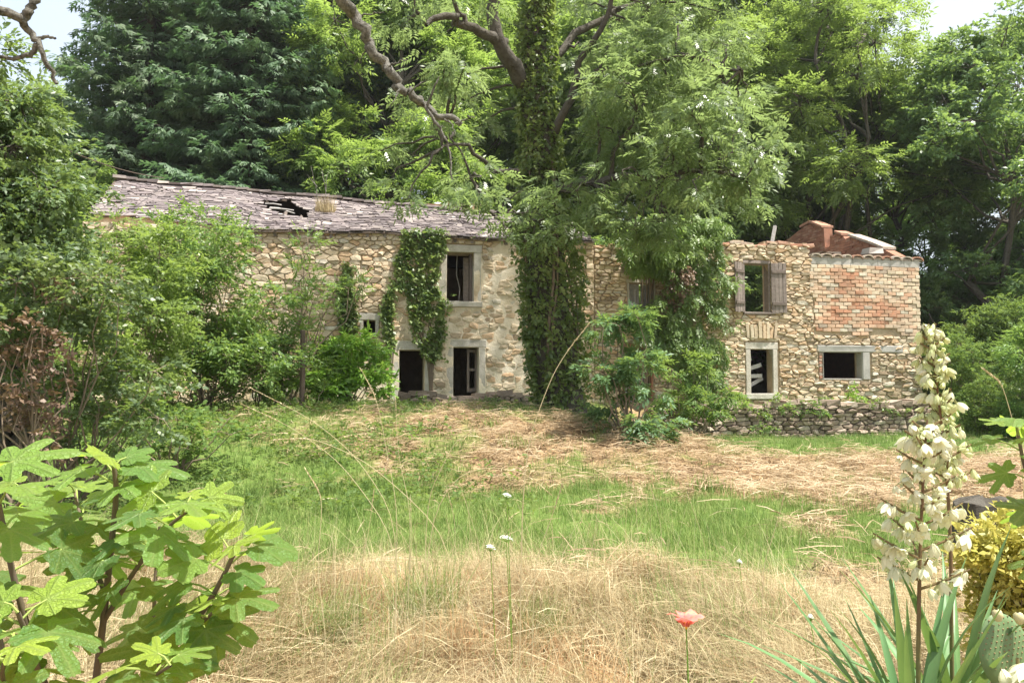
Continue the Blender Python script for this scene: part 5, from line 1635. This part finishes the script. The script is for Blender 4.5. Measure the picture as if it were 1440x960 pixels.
stalk('arched drooping oat stalk before the meadow strip', [(600, 740), (640, 668), (690, 655), (740, 665), (775, 695)], 4.0, .2)
stalk('stalk rising straight before the laurel bush', [(560, 720), (545, 640), (530, 560), (508, 520)], 4.6, .2)
stalk('stalk bending from the fig towards the meadow', [(600, 700), (640, 620), (675, 600)], 4.3, .1)
stalk('upright stalk against the doorway', [(578, 720), (560, 640), (556, 560)], 4.8, .12)
stalk('nodding stalk above the weedy bank', [(640, 760), (520, 650), (440, 615), (385, 618)], 4.2, .25)
stalk('stalk slanting low before the dry tangle', [(460, 900), (445, 800), (455, 700), (430, 660)], 3.6, .2)
stalk('stalk behind the yucca spike', [(1440, 650), (1410, 540), (1385, 520)], 3.0, .1)
for i in range(14):
    px = 430 + i * 62 + (i * 37) % 29; py = 880 - (i * 53) % 90; tx = px + ((i * 71) % 90) - 45; ty = py - 110 - (i * 29) % 70
    stalk(['straw stalk standing out of the dry foreground tangle', ][0], [(px, py), ((px + tx) / 2 + 6, (py + ty) / 2 - 14), (tx, ty)], 3.9 + (i % 5) * .45, .14)

# ------------------------------------------------------------------ fig
print('fig')
def fig_leaf_mesh(seed, lobes):
    r = np.random.default_rng(seed)
    def rad(a):
        v = .42
        for (c, l, w) in lobes: v = max(v, .36 + (l - .36) * math.exp(-((a - c) / w) ** 4))
        return v
    ang = []
    for a in np.linspace(-155, 155, 47): ang.append(a)
    for (c, l, w) in lobes: ang += [math.degrees(c), math.degrees(c) - 2.2, math.degrees(c) + 2.2]
    ang = sorted(set(round(a, 2) for a in ang))
    rings = [0.0, .35, .7, .9, 1.0]
    V = [(0, 0, 0)]; vein = [1.0]
    ph = r.uniform(0, 6)
    for f in rings[1:]:
        for ad in ang:
            a = math.radians(ad); R = rad(a) * f
            if f == 1.0: R *= 1 + .025 * math.sin(ad * .9 + ph)
            if abs(ad) > 145: R *= .75
            x = R * math.cos(a); y = R * math.sin(a)
            dv = min(abs(a - c) for (c, l, w) in lobes)
            z = .05 * math.cos(dv * 5) * R - .16 * x * abs(x) - .14 * y * y + .03 * math.sin(3 * x + ph) - .04 * R
            z += .05 * min(dv, .35) * R
            V.append((x, y, z)); vein.append(1.0 if dv < .004 else (.35 if dv < .05 else 0.0))
    k = len(ang); F = []
    for i in range(k - 1): F.append((0, 1 + i, 2 + i, 2 + i))
    F = [tuple(dict.fromkeys(f)) for f in F]
    for q in range(len(rings) - 2):
        b0 = 1 + q * k
        for i in range(k - 1): F.append((b0 + i, b0 + k + i, b0 + k + i + 1, b0 + i + 1))
    mb = MB(); mb.add(V, F); mb.r = vein
    return mb
def _figmat():
    m, nt, b, out = newmat('fig_leaf')
    oi = nd(nt, 'ShaderNodeObjectInfo'); a = nd(nt, 'ShaderNodeAttribute'); a.attribute_name = 'rnd'
    tc = nd(nt, 'ShaderNodeTexCoord'); n = noise_node(nt, 7, 4, .6, tc.outputs['Object'])
    r_ = ramp(nt, [(0, (.035, .085, .032)), (.35, (.075, .16, .045)), (.65, (.16, .28, .05)), (1, (.40, .50, .06))], mathn(nt, 'ADD', mathn(nt, 'MULTIPLY', oi.outputs['Random'], .5), mathn(nt, 'MULTIPLY', oi.outputs['Alpha'], .62)))  # object alpha shifts tip leaves to yellow: painted sunlight with young leaf tone
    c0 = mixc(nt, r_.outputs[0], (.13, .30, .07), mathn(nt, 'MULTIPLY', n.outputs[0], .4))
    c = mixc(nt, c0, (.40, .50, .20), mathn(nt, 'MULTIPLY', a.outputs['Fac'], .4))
    nt.links.new(c, b.inputs['Base Color']); b.inputs['Roughness'].default_value = .42; b.inputs['Specular IOR Level'].default_value = .5
    vo = nd(nt, 'ShaderNodeTexVoronoi'); vo.feature = 'DISTANCE_TO_EDGE'; vo.inputs['Scale'].default_value = 11; nt.links.new(tc.outputs['Object'], vo.inputs['Vector'])
    ve = ramp(nt, [(0, (1, 1, 1)), (.09, (0, 0, 0))], vo.outputs[0])
    c = mixc(nt, c, (.36, .46, .17), mathn(nt, 'MULTIPLY', ve.outputs[0], .28))
    nt.links.new(c, b.inputs['Base Color'])
    bp = nd(nt, 'ShaderNodeBump'); bp.inputs['Strength'].default_value = .6; bp.inputs['Distance'].default_value = .03
    nt.links.new(mathn(nt, 'ADD', mathn(nt, 'ADD', mathn(nt, 'MULTIPLY', n.outputs[0], .6), mathn(nt, 'MULTIPLY', ve.outputs[0], -.5)), a.outputs['Fac']), bp.inputs['Height']); nt.links.new(bp.outputs[0], b.inputs['Normal'])
    t = nd(nt, 'ShaderNodeBsdfTranslucent'); tcn = mixc(nt, c, (.55, .75, .06), .55); nt.links.new(tcn, t.inputs[0])
    mx = nd(nt, 'ShaderNodeMixShader'); mx.inputs[0].default_value = .5
    nt.links.new(b.outputs[0], mx.inputs[1]); nt.links.new(t.outputs[0], mx.inputs[2]); nt.links.new(mx.outputs[0], out.inputs[0])
    return m
M['figleaf'] = _figmat()
LB5 = [(0, 1.0, .30), (.85, .90, .27), (-.85, .90, .27), (1.68, .62, .32), (-1.68, .62, .32)]
LB3 = [(0, 1.0, .42), (.85, .84, .40), (-.85, .84, .40), (1.7, .55, .45), (-1.7, .55, .45)]
LB1 = [(0, .95, .6), (.75, .72, .45), (-.75, .72, .45), (1.6, .5, .5), (-1.6, .5, .5)]
figm = [fig_leaf_mesh(1, LB5).mesh('fig_leaf', M['figleaf'], True), fig_leaf_mesh(2, LB5).mesh('fig_leaf', M['figleaf'], True), fig_leaf_mesh(3, LB3).mesh('fig_leaf', M['figleaf'], True), fig_leaf_mesh(4, LB1).mesh('fig_leaf', M['figleaf'], True)]
M['petiole'] = mat_attr('petiole', [(0, (.22, .30, .08)), (1, (.30, .36, .10))], mottle=.1, bump=.1)
def fig_plant(label, base, branches, seed, size=(.105, .165), mul=1.0):
    """branches: polylines of (px,py,Y); leaves set alternately over the upper part of each"""
    r = np.random.default_rng(seed)
    e = empty('fig_shrub', base); tag(e, label, 'fig shrub')
    for bi, (pts, r0, nl, f0) in enumerate(branches):
        q = np.array([P(*p) if len(p) == 3 else np.array(p[:3]) for p in pts]) - base
        if pts[0] == pts[0] and bi < 99 and r0 > 0:
            mb = MB(); t = np.linspace(0, 1, len(q)); tt = np.linspace(0, 1, len(q) * 3)
            qq = np.stack([np.interp(tt, t, q[:, k]) for k in range(3)], 1)
            for _ in range(2): qq[1:-1] = (qq[:-2] + 2 * qq[1:-1] + qq[2:]) / 4
            mb.tube(qq, np.linspace(r0, r0 * .55, len(qq)), 7); mb.build('branch', M['figbark'], e, smooth=True)
        az = r.uniform(0, 6.28); nl = int(round(nl * mul))
        for k in range(nl):
            f = f0 * .8 + (1 - f0 * .8) * (k + .3 * r.random()) / max(1, nl - .7)
            f = min(1, f)
            i = f * (len(qq) - 1); i0 = int(min(i, len(qq) - 2)); p = qq[i0] + (qq[i0 + 1] - qq[i0]) * (i - i0)
            az += 2.4 + r.normal(0, .35)
            upn = .75 - .75 * (1 - (k + 1) / nl) + r.normal(0, .12)     # top leaves reach up, lower ones hang
            d = np.array([math.cos(az), math.sin(az), upn]); d /= np.linalg.norm(d)
            pl = r.uniform(.05, .10) * (1.1 if k < nl - 2 else .6)
            tip = p + d * pl
            pet = MB(); pet.tube([p, p + d * pl * .5 + np.array([0, 0, .006]), tip], [.0032, .0026, .0022], 5); pet.build('petiole', M['petiole'], e)
            s = r.uniform(*size) * (.62 if k == nl - 1 else 1)
            dirx = np.array([math.cos(az), math.sin(az), -.15 - .95 * (1 - (k + 1) / nl) * r.random() + .35 * (k / nl) + r.normal(0, .15)]); dirx /= np.linalg.norm(dirx)
            upv = np.array([r.normal(0, .38), r.normal(-.28, .35), 1.0])
            y = np.cross(upv, dirx); y /= np.linalg.norm(y); z = np.cross(dirx, y)
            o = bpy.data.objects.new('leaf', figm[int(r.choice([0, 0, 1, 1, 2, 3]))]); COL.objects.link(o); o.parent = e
            young_sunlit = float(np.clip((k + 1) / nl * 1.5 - .5, 0, 1)); o.color = (1, 1, 1, young_sunlit)  # tip leaves yellower: young growth, and sun shining through put into the colour
            Mx = Matrix(((dirx[0], y[0], z[0], tip[0]), (dirx[1], y[1], z[1], tip[1]), (dirx[2], y[2], z[2], tip[2]), (0, 0, 0, 1)))
            o.matrix_local = Mx @ Matrix.Diagonal((s, s, s, 1))
    return e
fb = np.array([P(110, 960, 2.15)[0], 2.2, 0.0]); fb[2] = hz(fb[0], fb[1]) - .03
def fromb(*pts): return [(0, 0, 0)] and pts
B0 = [(120, 1330, 2.2)]
fig_plant('large leafy fig shrub with lobed leaves in the foreground', fb, [
    (B0 + [(128, 1000, 2.15), (145, 880, 2.12), (155, 780, 2.1), (165, 690, 2.1), (160, 655, 2.08)], .011, 12, .55),
    (B0 + [(150, 1050, 2.15), (210, 940, 2.1), (270, 885, 2.05), (310, 820, 2.0), (335, 765, 1.98)], .010, 11, .62),
    ([(148, 870, 2.12), (190, 800, 2.05), (235, 740, 2.0), (262, 720, 1.98)], .007, 8, .3),
    ([(150, 840, 2.12), (120, 760, 2.2), (105, 690, 2.3)], .007, 7, .3),
    (B0 + [(80, 1020, 2.05), (50, 920, 1.95), (20, 820, 1.9), (0, 720, 1.85), (-12, 650, 1.82)], .010, 11, .5),
    (B0 + [(90, 1060, 2.0), (60, 960, 1.85), (40, 900, 1.75), (25, 860, 1.7)], .009, 7, .6),
    (B0 + [(180, 1080, 2.2), (220, 960, 2.3), (215, 850, 2.4), (225, 740, 2.4)], .009, 8, .5),
    (B0 + [(40, 1050, 2.2), (0, 900, 2.3), (-30, 780, 2.4), (40, 690, 2.4)], .009, 9, .5),
    ([(262, 890, 2.06), (290, 870, 2.0), (310, 850, 1.96)], .006, 4, .4),
    (B0 + [(100, 1060, 2.0), (150, 1000, 1.9), (200, 960, 1.85), (240, 935, 1.8)], .007, 5, .75),
    (B0 + [(60, 1060, 1.9), (10, 980, 1.75), (0, 940, 1.7), (15, 915, 1.66)], .007, 5, .7),
], 8, (.08, .135), 1.5)
fb2 = np.array([P(1500, 960, 2.9)[0], 2.9, 0.0]); fb2[2] = hz(fb2[0], fb2[1]) - .03
fig_plant('young fig with bright leaves beyond the prickly pear', fb2, [
    ([(1500, 1100, 2.9), (1490, 900, 2.9), (1455, 720, 2.85), (1435, 630, 2.8), (1430, 600, 2.8)], .009, 11, .55),
    ([(1495, 950, 2.9), (1520, 750, 2.8), (1480, 640, 2.75)], .008, 7, .5)], 18, (.085, .13), 1.2)

# ------------------------------------------------------------------ yucca
print('yucca')
M['yuccaleaf'] = mat_leaf('yucca_leaf', [(.07, .15, .055), (.10, .20, .075), (.17, .27, .10)], trans=.2, rough=.4, patch=.3, pscale=8)
M['yuccastalk'] = mat_attr('yucca_stalk', [(0, (.17, .09, .05)), (.5, (.21, .17, .07)), (1, (.26, .30, .10))], mottle=.4, scale=40, bump=.2, bscale=90, dist=.003)
M['petal'] = mat_leaf('yucca_petal', [(.68, .69, .46), (.77, .77, .57), (.84, .82, .66)], trans=.35, rough=.5, tcol=(.92, .92, .72), pscale=20, patch=.3, spec=.3)
M['greenpetal'] = mat_leaf('yucca_green_petal', [(.52, .58, .28), (.66, .70, .40), (.76, .77, .52)], trans=.35, rough=.5, tcol=(.88, .9, .55), pscale=20, patch=.3, spec=.3)
def bell_mesh(mat, L_, R, open_):
    mb = MB()
    for k in range(6):
        a = k * math.pi / 3; c, s = math.cos(a), math.sin(a)
        rows2 = []
        for t in np.linspace(0, 1, 6):
            rad = R * (math.sin(min(1, t * 1.25) * math.pi * .5) ** .8) * (1 + open_ * max(0, t - .75) * 3 - .3 * max(0, t - .6) * (1 - open_))
            w = R * .62 * math.sin(math.pi * (t * .86 + .10)) ** .8 * (.55 if t == 1 else 1)
            if t == 1: w = R * .06
            z = -L_ * t
            rows2.append([(rad, -w, z), (rad + R * .10 * (1 - t * .5), 0, z), (rad, w, z)])
        V = [(x * c - y * s, x * s + y * c, z) for row in rows2 for x, y, z in row]
        F = []
        for i in range(5):
            for j in range(2): F.append((i * 3 + j, i * 3 + j + 1, i * 3 + j + 4, i * 3 + j + 3))
        mb.add(V, F)
    return mb.mesh('flower', mat, True)
bells = [bell_mesh(M['petal'], .062, .025, .3), bell_mesh(M['petal'], .055, .028, .8), bell_mesh(M['petal'], .058, .021, .0)]
gbells = [bell_mesh(M['greenpetal'], .050, .015, .1), bell_mesh(M['greenpetal'], .044, .011, .0), bell_mesh(M['greenpetal'], .055, .019, .5)]
def blade_mesh(L_, w, bend, mat, n=7, twist=0):
    mb = MB(); V = []
    for i in range(n):
        t = i / (n - 1); ww = w * (.55 + 1.4 * t - 1.95 * t * t) if t < .98 else .001
        ww = max(.001, w * min(1, .6 + t) * (1 - t ** 2.2))
        x = L_ * (t - .12 * bend * t ** 3); z = -bend * L_ * .35 * t ** 2.4
        V += [(x, -ww / 2, z + ww * .22), (x, 0, z), (x, ww / 2, z + ww * .22)]
    F = []
    for i in range(n - 1):
        for j in range(2): F.append((i * 3 + j, i * 3 + j + 1, i * 3 + j + 4, i * 3 + j + 3))
    mb.add(V, F); return mb.mesh('leaf', mat, True)
ybl = [blade_mesh(.62, .038, b_, M['yuccaleaf']) for b_ in (.1, .35, .7, 1.2)]
def orient(o, dirx, upv, loc, s=1.0):
    dirx = np.asarray(dirx, float); dirx = dirx / np.linalg.norm(dirx); y = np.cross(upv, dirx); y /= np.linalg.norm(y); z = np.cross(dirx, y)
    o.matrix_local = Matrix(((dirx[0], y[0], z[0], loc[0]), (dirx[1], y[1], z[1], loc[1]), (dirx[2], y[2], z[2], loc[2]), (0, 0, 0, 1))) @ Matrix.Diagonal((s, s, s, 1))
def yucca(label, path_px, Y, nleaf, f_lo, f_hi, nbr, flowers, seed, zoff, stalk_r, fsc, blen, leafsc=1.0):
    r = np.random.default_rng(seed)
    pts = np.array([P(a, b_, Y) for a, b_ in path_px]); g0 = hz(pts[0][0], Y)
    base = np.array([pts[0][0], Y, g0])
    e = empty('yucca', base); tag(e, label, 'yucca')
    full = np.vstack([[0, 0, -.02], pts - base]); t = np.linspace(0, 1, len(full)); tt = np.linspace(0, 1, 30)
    q = np.stack([np.interp(tt, t, full[:, k]) for k in range(3)], 1)
    for _ in range(3): q[1:-1] = (q[:-2] + 2 * q[1:-1] + q[2:]) / 4
    mb = MB(); mb.tube(q, np.linspace(stalk_r, stalk_r * .3, 30), 8)
    for i in range(len(mb.v)): mb.r[i] = float(np.clip(1.0 - (mb.v[i][2] - .3) / 1.0 + .15 * math.sin(mb.v[i][2] * 17), 0, 1))
    mb.build('flower_stalk', M['yuccastalk'], e, smooth=True)
    # leaf rosette on a short stem
    zc = zoff
    for k in range(nleaf):
        a = k * 2.399 + r.normal(0, .15); el = math.radians(np.interp(k / nleaf, [0, 1], [12, 80]) + r.normal(0, 6))
        d = np.array([math.cos(a) * math.cos(el), math.sin(a) * math.cos(el), math.sin(el)])
        o = bpy.data.objects.new('leaf', ybl[int(r.choice([0, 1, 1, 2]) if el > .5 else r.choice([1, 2, 3]))]); COL.objects.link(o); o.parent = e
        orient(o, d, np.array([0, 0, 1.0]) + r.normal(0, .05, 3), (math.cos(a) * .015, math.sin(a) * .015, zc + .1 * k / nleaf), leafsc * r.uniform(.72, 1.05))
    mb = MB(); mb.tube([(0, 0, -.05), (0, 0, zc * .5), (0, 0, zc + .12)], [.05, .045, .03], 8); mb.build('stem', M['figbark'], e)
    L3 = lambda f: np.array([np.interp(f, tt, q[:, k]) for k in range(3)])
    br = MB()
    for k in range(nbr):
        f = f_lo + (f_hi - f_lo) * (k + r.random() * .5) / nbr
        a = k * 2.399 + r.normal(0, .3); p = L3(f)
        ln = blen * (1 - .72 * (f - f_lo) / (f_hi - f_lo)) * r.uniform(.75, 1.15)
        d = np.array([math.cos(a), math.sin(a), .55]); d /= np.linalg.norm(d)
        tip = p + d * ln
        br.tube([p, p + d * ln * .5 + np.array([0, 0, -.004]), tip], [.0042, .0034, .0024], 5, .3)
        nf = max(3, int(round(ln / blen * 8)))
        for j in range(nf):
            u = .25 + .75 * (j + .5 * r.random()) / nf
            pp = p + d * ln * u; sgn = 1 if j % 2 else -1
            off = np.array([-d[1] * sgn, d[0] * sgn, -.15]) * r.uniform(.012, .026) + r.normal(0, .006, 3)
            at_ = pp + off; br.tube([pp, pp + off * .6 + np.array([0, 0, .006]), at_], .0014, 4, .8)
            o = bpy.data.objects.new('flower', flowers[int(r.integers(0, len(flowers)))]); COL.objects.link(o); o.parent = e
            o.location = at_; o.rotation_euler = (r.normal(0, .5), r.normal(0, .5), r.uniform(0, 6)); s = fsc * r.uniform(.55, 1.15); o.scale = (s, s, s)
    br.build('branchlets', M['yuccastalk'], e)
    return e
yucca('flowering yucca with drooping cream bells and dark reddish stalk', [(1292, 1300), (1291, 960), (1292, 850), (1295, 740), (1300, 640), (1304, 590)], 2.2, 54, .53, .98, 27, bells + gbells[:1], 1, .50, .0085, .58, .15)
yucca('taller yucca with greenish buds and cream bells on its spike', [(1352, 1300), (1338, 960), (1338, 800), (1334, 700), (1325, 600), (1312, 500), (1306, 455)], 2.38, 44, .60, .99, 40, gbells + bells[2:], 2, .50, .008, .62, .085)

# ------------------------------------------------------------------ prickly pear
M['cactus'] = mat_attr('cactus', [(0, (.11, .175, .075)), (1, (.14, .21, .09))], mottle=.3, scale=30, bump=.15, bscale=70, rough=.5, spec=.4, dark=(.08, .13, .055), dist=.002)
M['spine'] = mat_attr('spine', [(0, (.22, .15, .08)), (1, (.35, .26, .14))], mottle=.1, bump=.1)
M['bud'] = mat_attr('bud', [(0, (.45, .42, .22)), (1, (.52, .48, .28))], mottle=.2, bump=.2)
def pad_mesh(w, h, th):
    mb = MB(); n = 24; V = []; rings = [(.0, 1), (.45, .95), (.8, .72), (.96, .35), (1.0, 0)]
    def outline(a):
        z = .5 - .5 * math.cos(a); x = math.sin(a)
        return x * w / 2 * (1 - .20 * math.cos(a) * -1 * .6), h * (.5 - .5 * math.cos(a))
    F = []
    for side in (-1, 1):
        b0 = len(V)
        V.append((0, side * th / 2, h * .52))
        for f, d in rings[1:]:
            for i in range(n):
                a = 2 * math.pi * i / n; x, z = outline(a) if a <= math.pi else (-outline(2 * math.pi - a)[0], outline(2 * math.pi - a)[1])
                V.append((x * f, side * th / 2 * d, h * .52 + (z - h * .52) * f))
        for i in range(n): F.append((b0, b0 + 1 + i, b0 + 1 + (i + 1) % n) if side < 0 else (b0, b0 + 1 + (i + 1) % n, b0 + 1 + i))
        for q in range(3):
            for i in range(n):
                a_, b_ = b0 + 1 + q * n + i, b0 + 1 + q * n + (i + 1) % n
                F.append((a_, b_, b_ + n, a_ + n) if side > 0 else (a_, a_ + n, b_ + n, b_))
    mb.add(V, F)
    sp = MB()
    for i in range(-7, 8):
        for j in range(1, 15):
            x = (i + (.5 if j % 2 else 0)) * w / 11; z = h * j / 15
            rx = x / (w / 2); rz = (z - h * .52) / (h * .5); rr2 = rx * rx + rz * rz
            if rr2 > .86: continue
            for side in (-1, 1):
                y = side * th / 2 * (1 - rr2 ** 1.6 * .9)
                sp.add([(x - .0022, y, z - .0022), (x + .0022, y, z - .0022), (x + .0022, y, z + .0022), (x - .0022, y, z + .0022), (x, y + side * .005, z + .001)], [(0, 1, 4), (1, 2, 4), (2, 3, 4), (3, 0, 4)])
    return mb.mesh('pad', M['cactus'], True), sp.mesh('spines', M['spine'])
padm, spm = pad_mesh(.175, .225, .035)
pc = P(1428, 962, 2.05); zg = hz(pc[0], pc[1]); pbx = np.array([pc[0], pc[1], zg])
cac = empty('prickly_pear', pbx); tag(cac, 'prickly pear with flat dotted pads in front of the golden shrub', 'cactus')
def pad(x, y, z, rx, ry, rz, s):
    o = link('pad', padm, cac, (x, y, z)); o.rotation_euler = (rx, ry, rz); o.scale = (s, s, s)
    q = link('spines', spm, o); tag(q, kind='stuff'); return o
ztop = pc[2] - zg
pad(.03, .03, -.02, 0, 0, .2, 1.5); pad(.03, .03, .28, .06, .05, -.1, 1.45); pad(.03, .02, .58, -.05, 0, .25, 1.2)
pad(.0, 0, ztop - .015, -.12, -.16, .15, .86); pad(.11, .02, ztop - .04, .1, .65, -.3, .95); pad(.17, -.04, ztop - .2, -.1, .9, .3, .8)
bm_ = MB()
for k in range(6):
    t = k / 5; rd = .011 * math.sin(math.pi * (.2 + .7 * t)); 
bm_.tube([(0, 0, 0), (0, 0, .012), (0, 0, .024), (0, 0, .03)], [.008, .013, .012, .004], 8)
bmesh_ = bm_.mesh('bud', M['bud'], True)
for (px, py) in ((1404, 872), (1434, 876)):
    q = P(px, py, 2.04) - pbx; o = link('bud', bmesh_, cac, q); o.rotation_euler = (.1, -.2, 0)
# cream bells lying low beside the pads
q = P(1430, 956, 1.95); base = np.array([q[0], q[1], hz(q[0], q[1])])
e = empty('yucca', base); tag(e, 'low yucca cluster of cream bells under the prickly pear pad', 'yucca')
mb = MB(); mb.tube([(0, 0, -.02), (.02, 0, .4), (q - base) + np.array([.01, .01, .05])], [.009, .007, .004], 7); mb.build('flower_stalk', M['yuccastalk'], e)
for k in range(6):
    o = link('flower', bells[k % 3], e, (q - base) + rng.normal(0, .02, 3) + np.array([0, 0, .03])); o.rotation_euler = (rng.normal(0, .4), rng.normal(0, .4), k); o.scale = (.7, .7, .7)
for k in range(16):
    a = k * 2.4; el = .3 + .07 * k; o = bpy.data.objects.new('leaf', ybl[k % 3]); COL.objects.link(o); o.parent = e
    orient(o, (math.cos(a) * math.cos(el), math.sin(a) * math.cos(el), math.sin(el)), np.array([0, 0, 1.0]), (0, 0, .05), .6)

# golden variegated shrub
bush_px('golden_shrub', 'yellow variegated shrub behind the prickly pear', 'shrub', scatter(1385, 1500, 760, 900, 3.3, 3.8, 26, .09, .16, 40) + [(1398, 735, 3.5, .05), (1398, 750, 3.5, .06), (1400, 770, 3.5, .08), (1430, 760, 3.5, .08), (1440, 740, 3.5, .06)], (1440, 1000), 3.55, 9000, 'tiny', 'golden', 41, droop=.25, sc=(.8, 1.3), wr=.006, sub=.5, shell=.5)

# stump
sb = P(1385, 735, 7.2); sb[2] = hz(sb[0], sb[1])
mb = MB(); pts = [(0, 0, -.1), (0, 0, .15), (.02, .02, .35), (.0, .02, .52), (0, .03, .56)]
V, F = tube_arr(pts, [.36, .30, .27, .24, .02], 16)
ang = np.arctan2(V[:, 1], V[:, 0]); V[:, :2] *= (1 + .08 * np.sin(ang * 5 + V[:, 2] * 6) + .04 * np.sin(ang * 13))[:, None]; V[:, 2] += (V[:, 2] > .3) * .025 * np.sin(ang * 4)
mb.add(V, [tuple(f) for f in F]); mb.add([(0, 0, .5)] , [])
tag(mb.build('tree_stump', M['bark'], None, sb), 'dark rotten tree stump at the edge of the meadow', 'stump')

# daylily
M['lily'] = mat_leaf('lily_petal', [(.75, .16, .17), (.80, .24, .20), (.82, .38, .22)], trans=.35, rough=.5, tcol=(.95, .35, .2), pscale=60, patch=.6, spec=.3)
M['lilygreen'] = mat_leaf('lily_leaf', [(.12, .26, .04), (.17, .34, .05), (.25, .42, .07)], trans=.35, pscale=10, patch=.3)
M['lilythroat'] = mat_attr('lily_throat', [(0, (.85, .45, .05)), (1, (.85, .5, .06))], mottle=.1, bump=.05)
lc = P(965, 880, 3.6); lb = np.array([lc[0], lc[1], hz(lc[0], lc[1])])
e = empty('daylily', lb); tag(e, 'pink and orange daylily blooming in the dry grass', 'flower')
mb = MB(); mb.tube([(0, 0, -.02), (.01, 0, .2), lc - lb], [.005, .004, .003], 6); mb.build('stem', M['lilygreen'], e)
def petal(L_, w, flare):
    mb = MB(); V = []
    for i in range(7):
        t = i / 6; rad = .008 + L_ * .75 * t ** 1.5 * flare; z = L_ * (.9 * t - .45 * t ** 3); ww = w * math.sin(math.pi * (.12 + .80 * t)) if i < 6 else .003
        V += [(rad, -ww / 2, z + .004 * math.sin(i * 2.1)), (rad - .004, 0, z), (rad, ww / 2, z - .004 * math.sin(i * 2.1))]
    F = [(i * 3 + j, i * 3 + j + 1, i * 3 + j + 4, i * 3 + j + 3) for i in range(6) for j in range(2)]
    mb.add(V, F); return mb
pm = petal(.085, .042, .95).mesh('petal', M['lily'], True)
for k in range(6):
    o = link('petal', pm, e, lc - lb); o.rotation_euler = (.25, 0, k * math.pi / 3); s = 1.3 if k % 2 else 1.2; o.scale = (s, s, s)
mb = MB(); mb.tube([(0, 0, -.012), (0, 0, .01), (0, 0, .022)], [.004, .011, .016], 8); mb.build('throat', M['lilythroat'], e, lc - lb)
blm = blade_mesh(.34, .022, 1.0, M['lilygreen'])
for k in range(9):
    a = k * .7 + .2; o = link('leaf', blm, e); orient(o, (math.cos(a), math.sin(a), 1.4), np.array([0, 0, 1.0]), (math.cos(a) * .01, math.sin(a) * .01, 0), .8 + .05 * (k % 4))
# strap leaved clumps near the bottom edge
for (px, py, Y, s, lab) in ((1000, 965, 3.1, 1.0, 'bright strap leaved clump right below the pink daylily'), (870, 985, 3.2, .7, 'small strap leaved clump in the dry grass')):
    q = P(px, py, Y); b0 = np.array([q[0], Y, hz(q[0], Y)]); e = empty('strap_leaf_clump', b0); tag(e, lab, 'plant')
    for k in range(16):
        a = k * 2.4; o = link('leaf', blm, e); orient(o, (math.cos(a), math.sin(a), 1.0 + .9 * rng.random()), np.array([0, 0, 1.0]), (math.cos(a) * .02, math.sin(a) * .02, 0), s * (1.1 + .5 * rng.random()) * 1.25)
# wild carrot umbels
M['umbel'] = mat_attr('umbel', [(0, (.74, .75, .72)), (1, (.82, .82, .80))], mottle=.1, bump=.05)
for i, (px, py, Y, R, lab) in enumerate([(713, 697, 4.4, .032, 'white umbel standing highest above the meadow strip'), (712, 757, 4.5, .045, 'wide ragged white umbel above the dry grass'), (690, 770, 4.3, .03, 'white umbel leaning beside the wide ragged one'), (1040, 790, 5.2, .02, 'tiny white umbel at the edge of the green strip'), (1140, 868, 3.8, .018, 'tiny white umbel beside the pink daylily')]):
    q = P(px, py, Y); b0 = np.array([q[0] + .02, q[1], hz(q[0], q[1])]); e = empty('wild_carrot', b0); tag(e, lab, 'flower', 'white umbels in the meadow')
    mb = MB(); mb.tube([(0, 0, -.02), (.01, 0, .15), q - b0 - np.array([0, 0, .02])], [.003, .0025, .002], 5)
    for k in range(18):
        a = k * 2.4; f = math.sqrt((k + .5) / 18); tip = q - b0 + np.array([math.cos(a) * R * f, math.sin(a) * R * f, .006 * (1 - f * f)])
        mb.tube([q - b0 - np.array([0, 0, .02]), tip], .0008, 3)
    mb.build('stem', M['lilygreen'], e)
    mb = MB()
    for k in range(70):
        a = k * 2.4; f = math.sqrt((k + .5) / 70); R_ = R * .72 * (1 + .25 * math.sin(a * 2 + i)); c = q - b0 + np.array([math.cos(a) * R_ * f, math.sin(a) * R_ * f, .014 * (1 - f * f) - .25 * math.cos(a) * R_ * f + rng.normal(0, .003)]); s = .0030
        mb.add([c + np.array([s, 0, 0]), c + np.array([0, s, .001]), c + np.array([-s, 0, 0]), c + np.array([0, -s, .001]), c + np.array([0, 0, .003])], [(0, 1, 4), (1, 2, 4), (2, 3, 4), (3, 0, 4)])
    mb.build('umbel', M['umbel'], e)
print('objects', len(bpy.data.objects), 'tris', sum(len(m_.loop_triangles) if False else len(m_.polygons) * 2 for m_ in bpy.data.meshes))

# ------------------------------------------------------------------ thin summer haze
hm = bpy.data.materials.new('haze'); hm.use_nodes = True
hn = hm.node_tree; hn.nodes.remove(hn.nodes['Principled BSDF'])
hv = hn.nodes.new('ShaderNodeVolumePrincipled'); hv.inputs['Color'].default_value = (.93, .97, 1, 1); hv.inputs['Density'].default_value = .00032; hv.inputs['Anisotropy'].default_value = .3
hn.links.new(hv.outputs[0], hn.nodes['Material Output'].inputs['Volume'])
mb = MB(); mb.box((-430, -90, -3), (430, 910, 48)); ho = mb.build('haze', hm); tag(ho, kind='stuff')
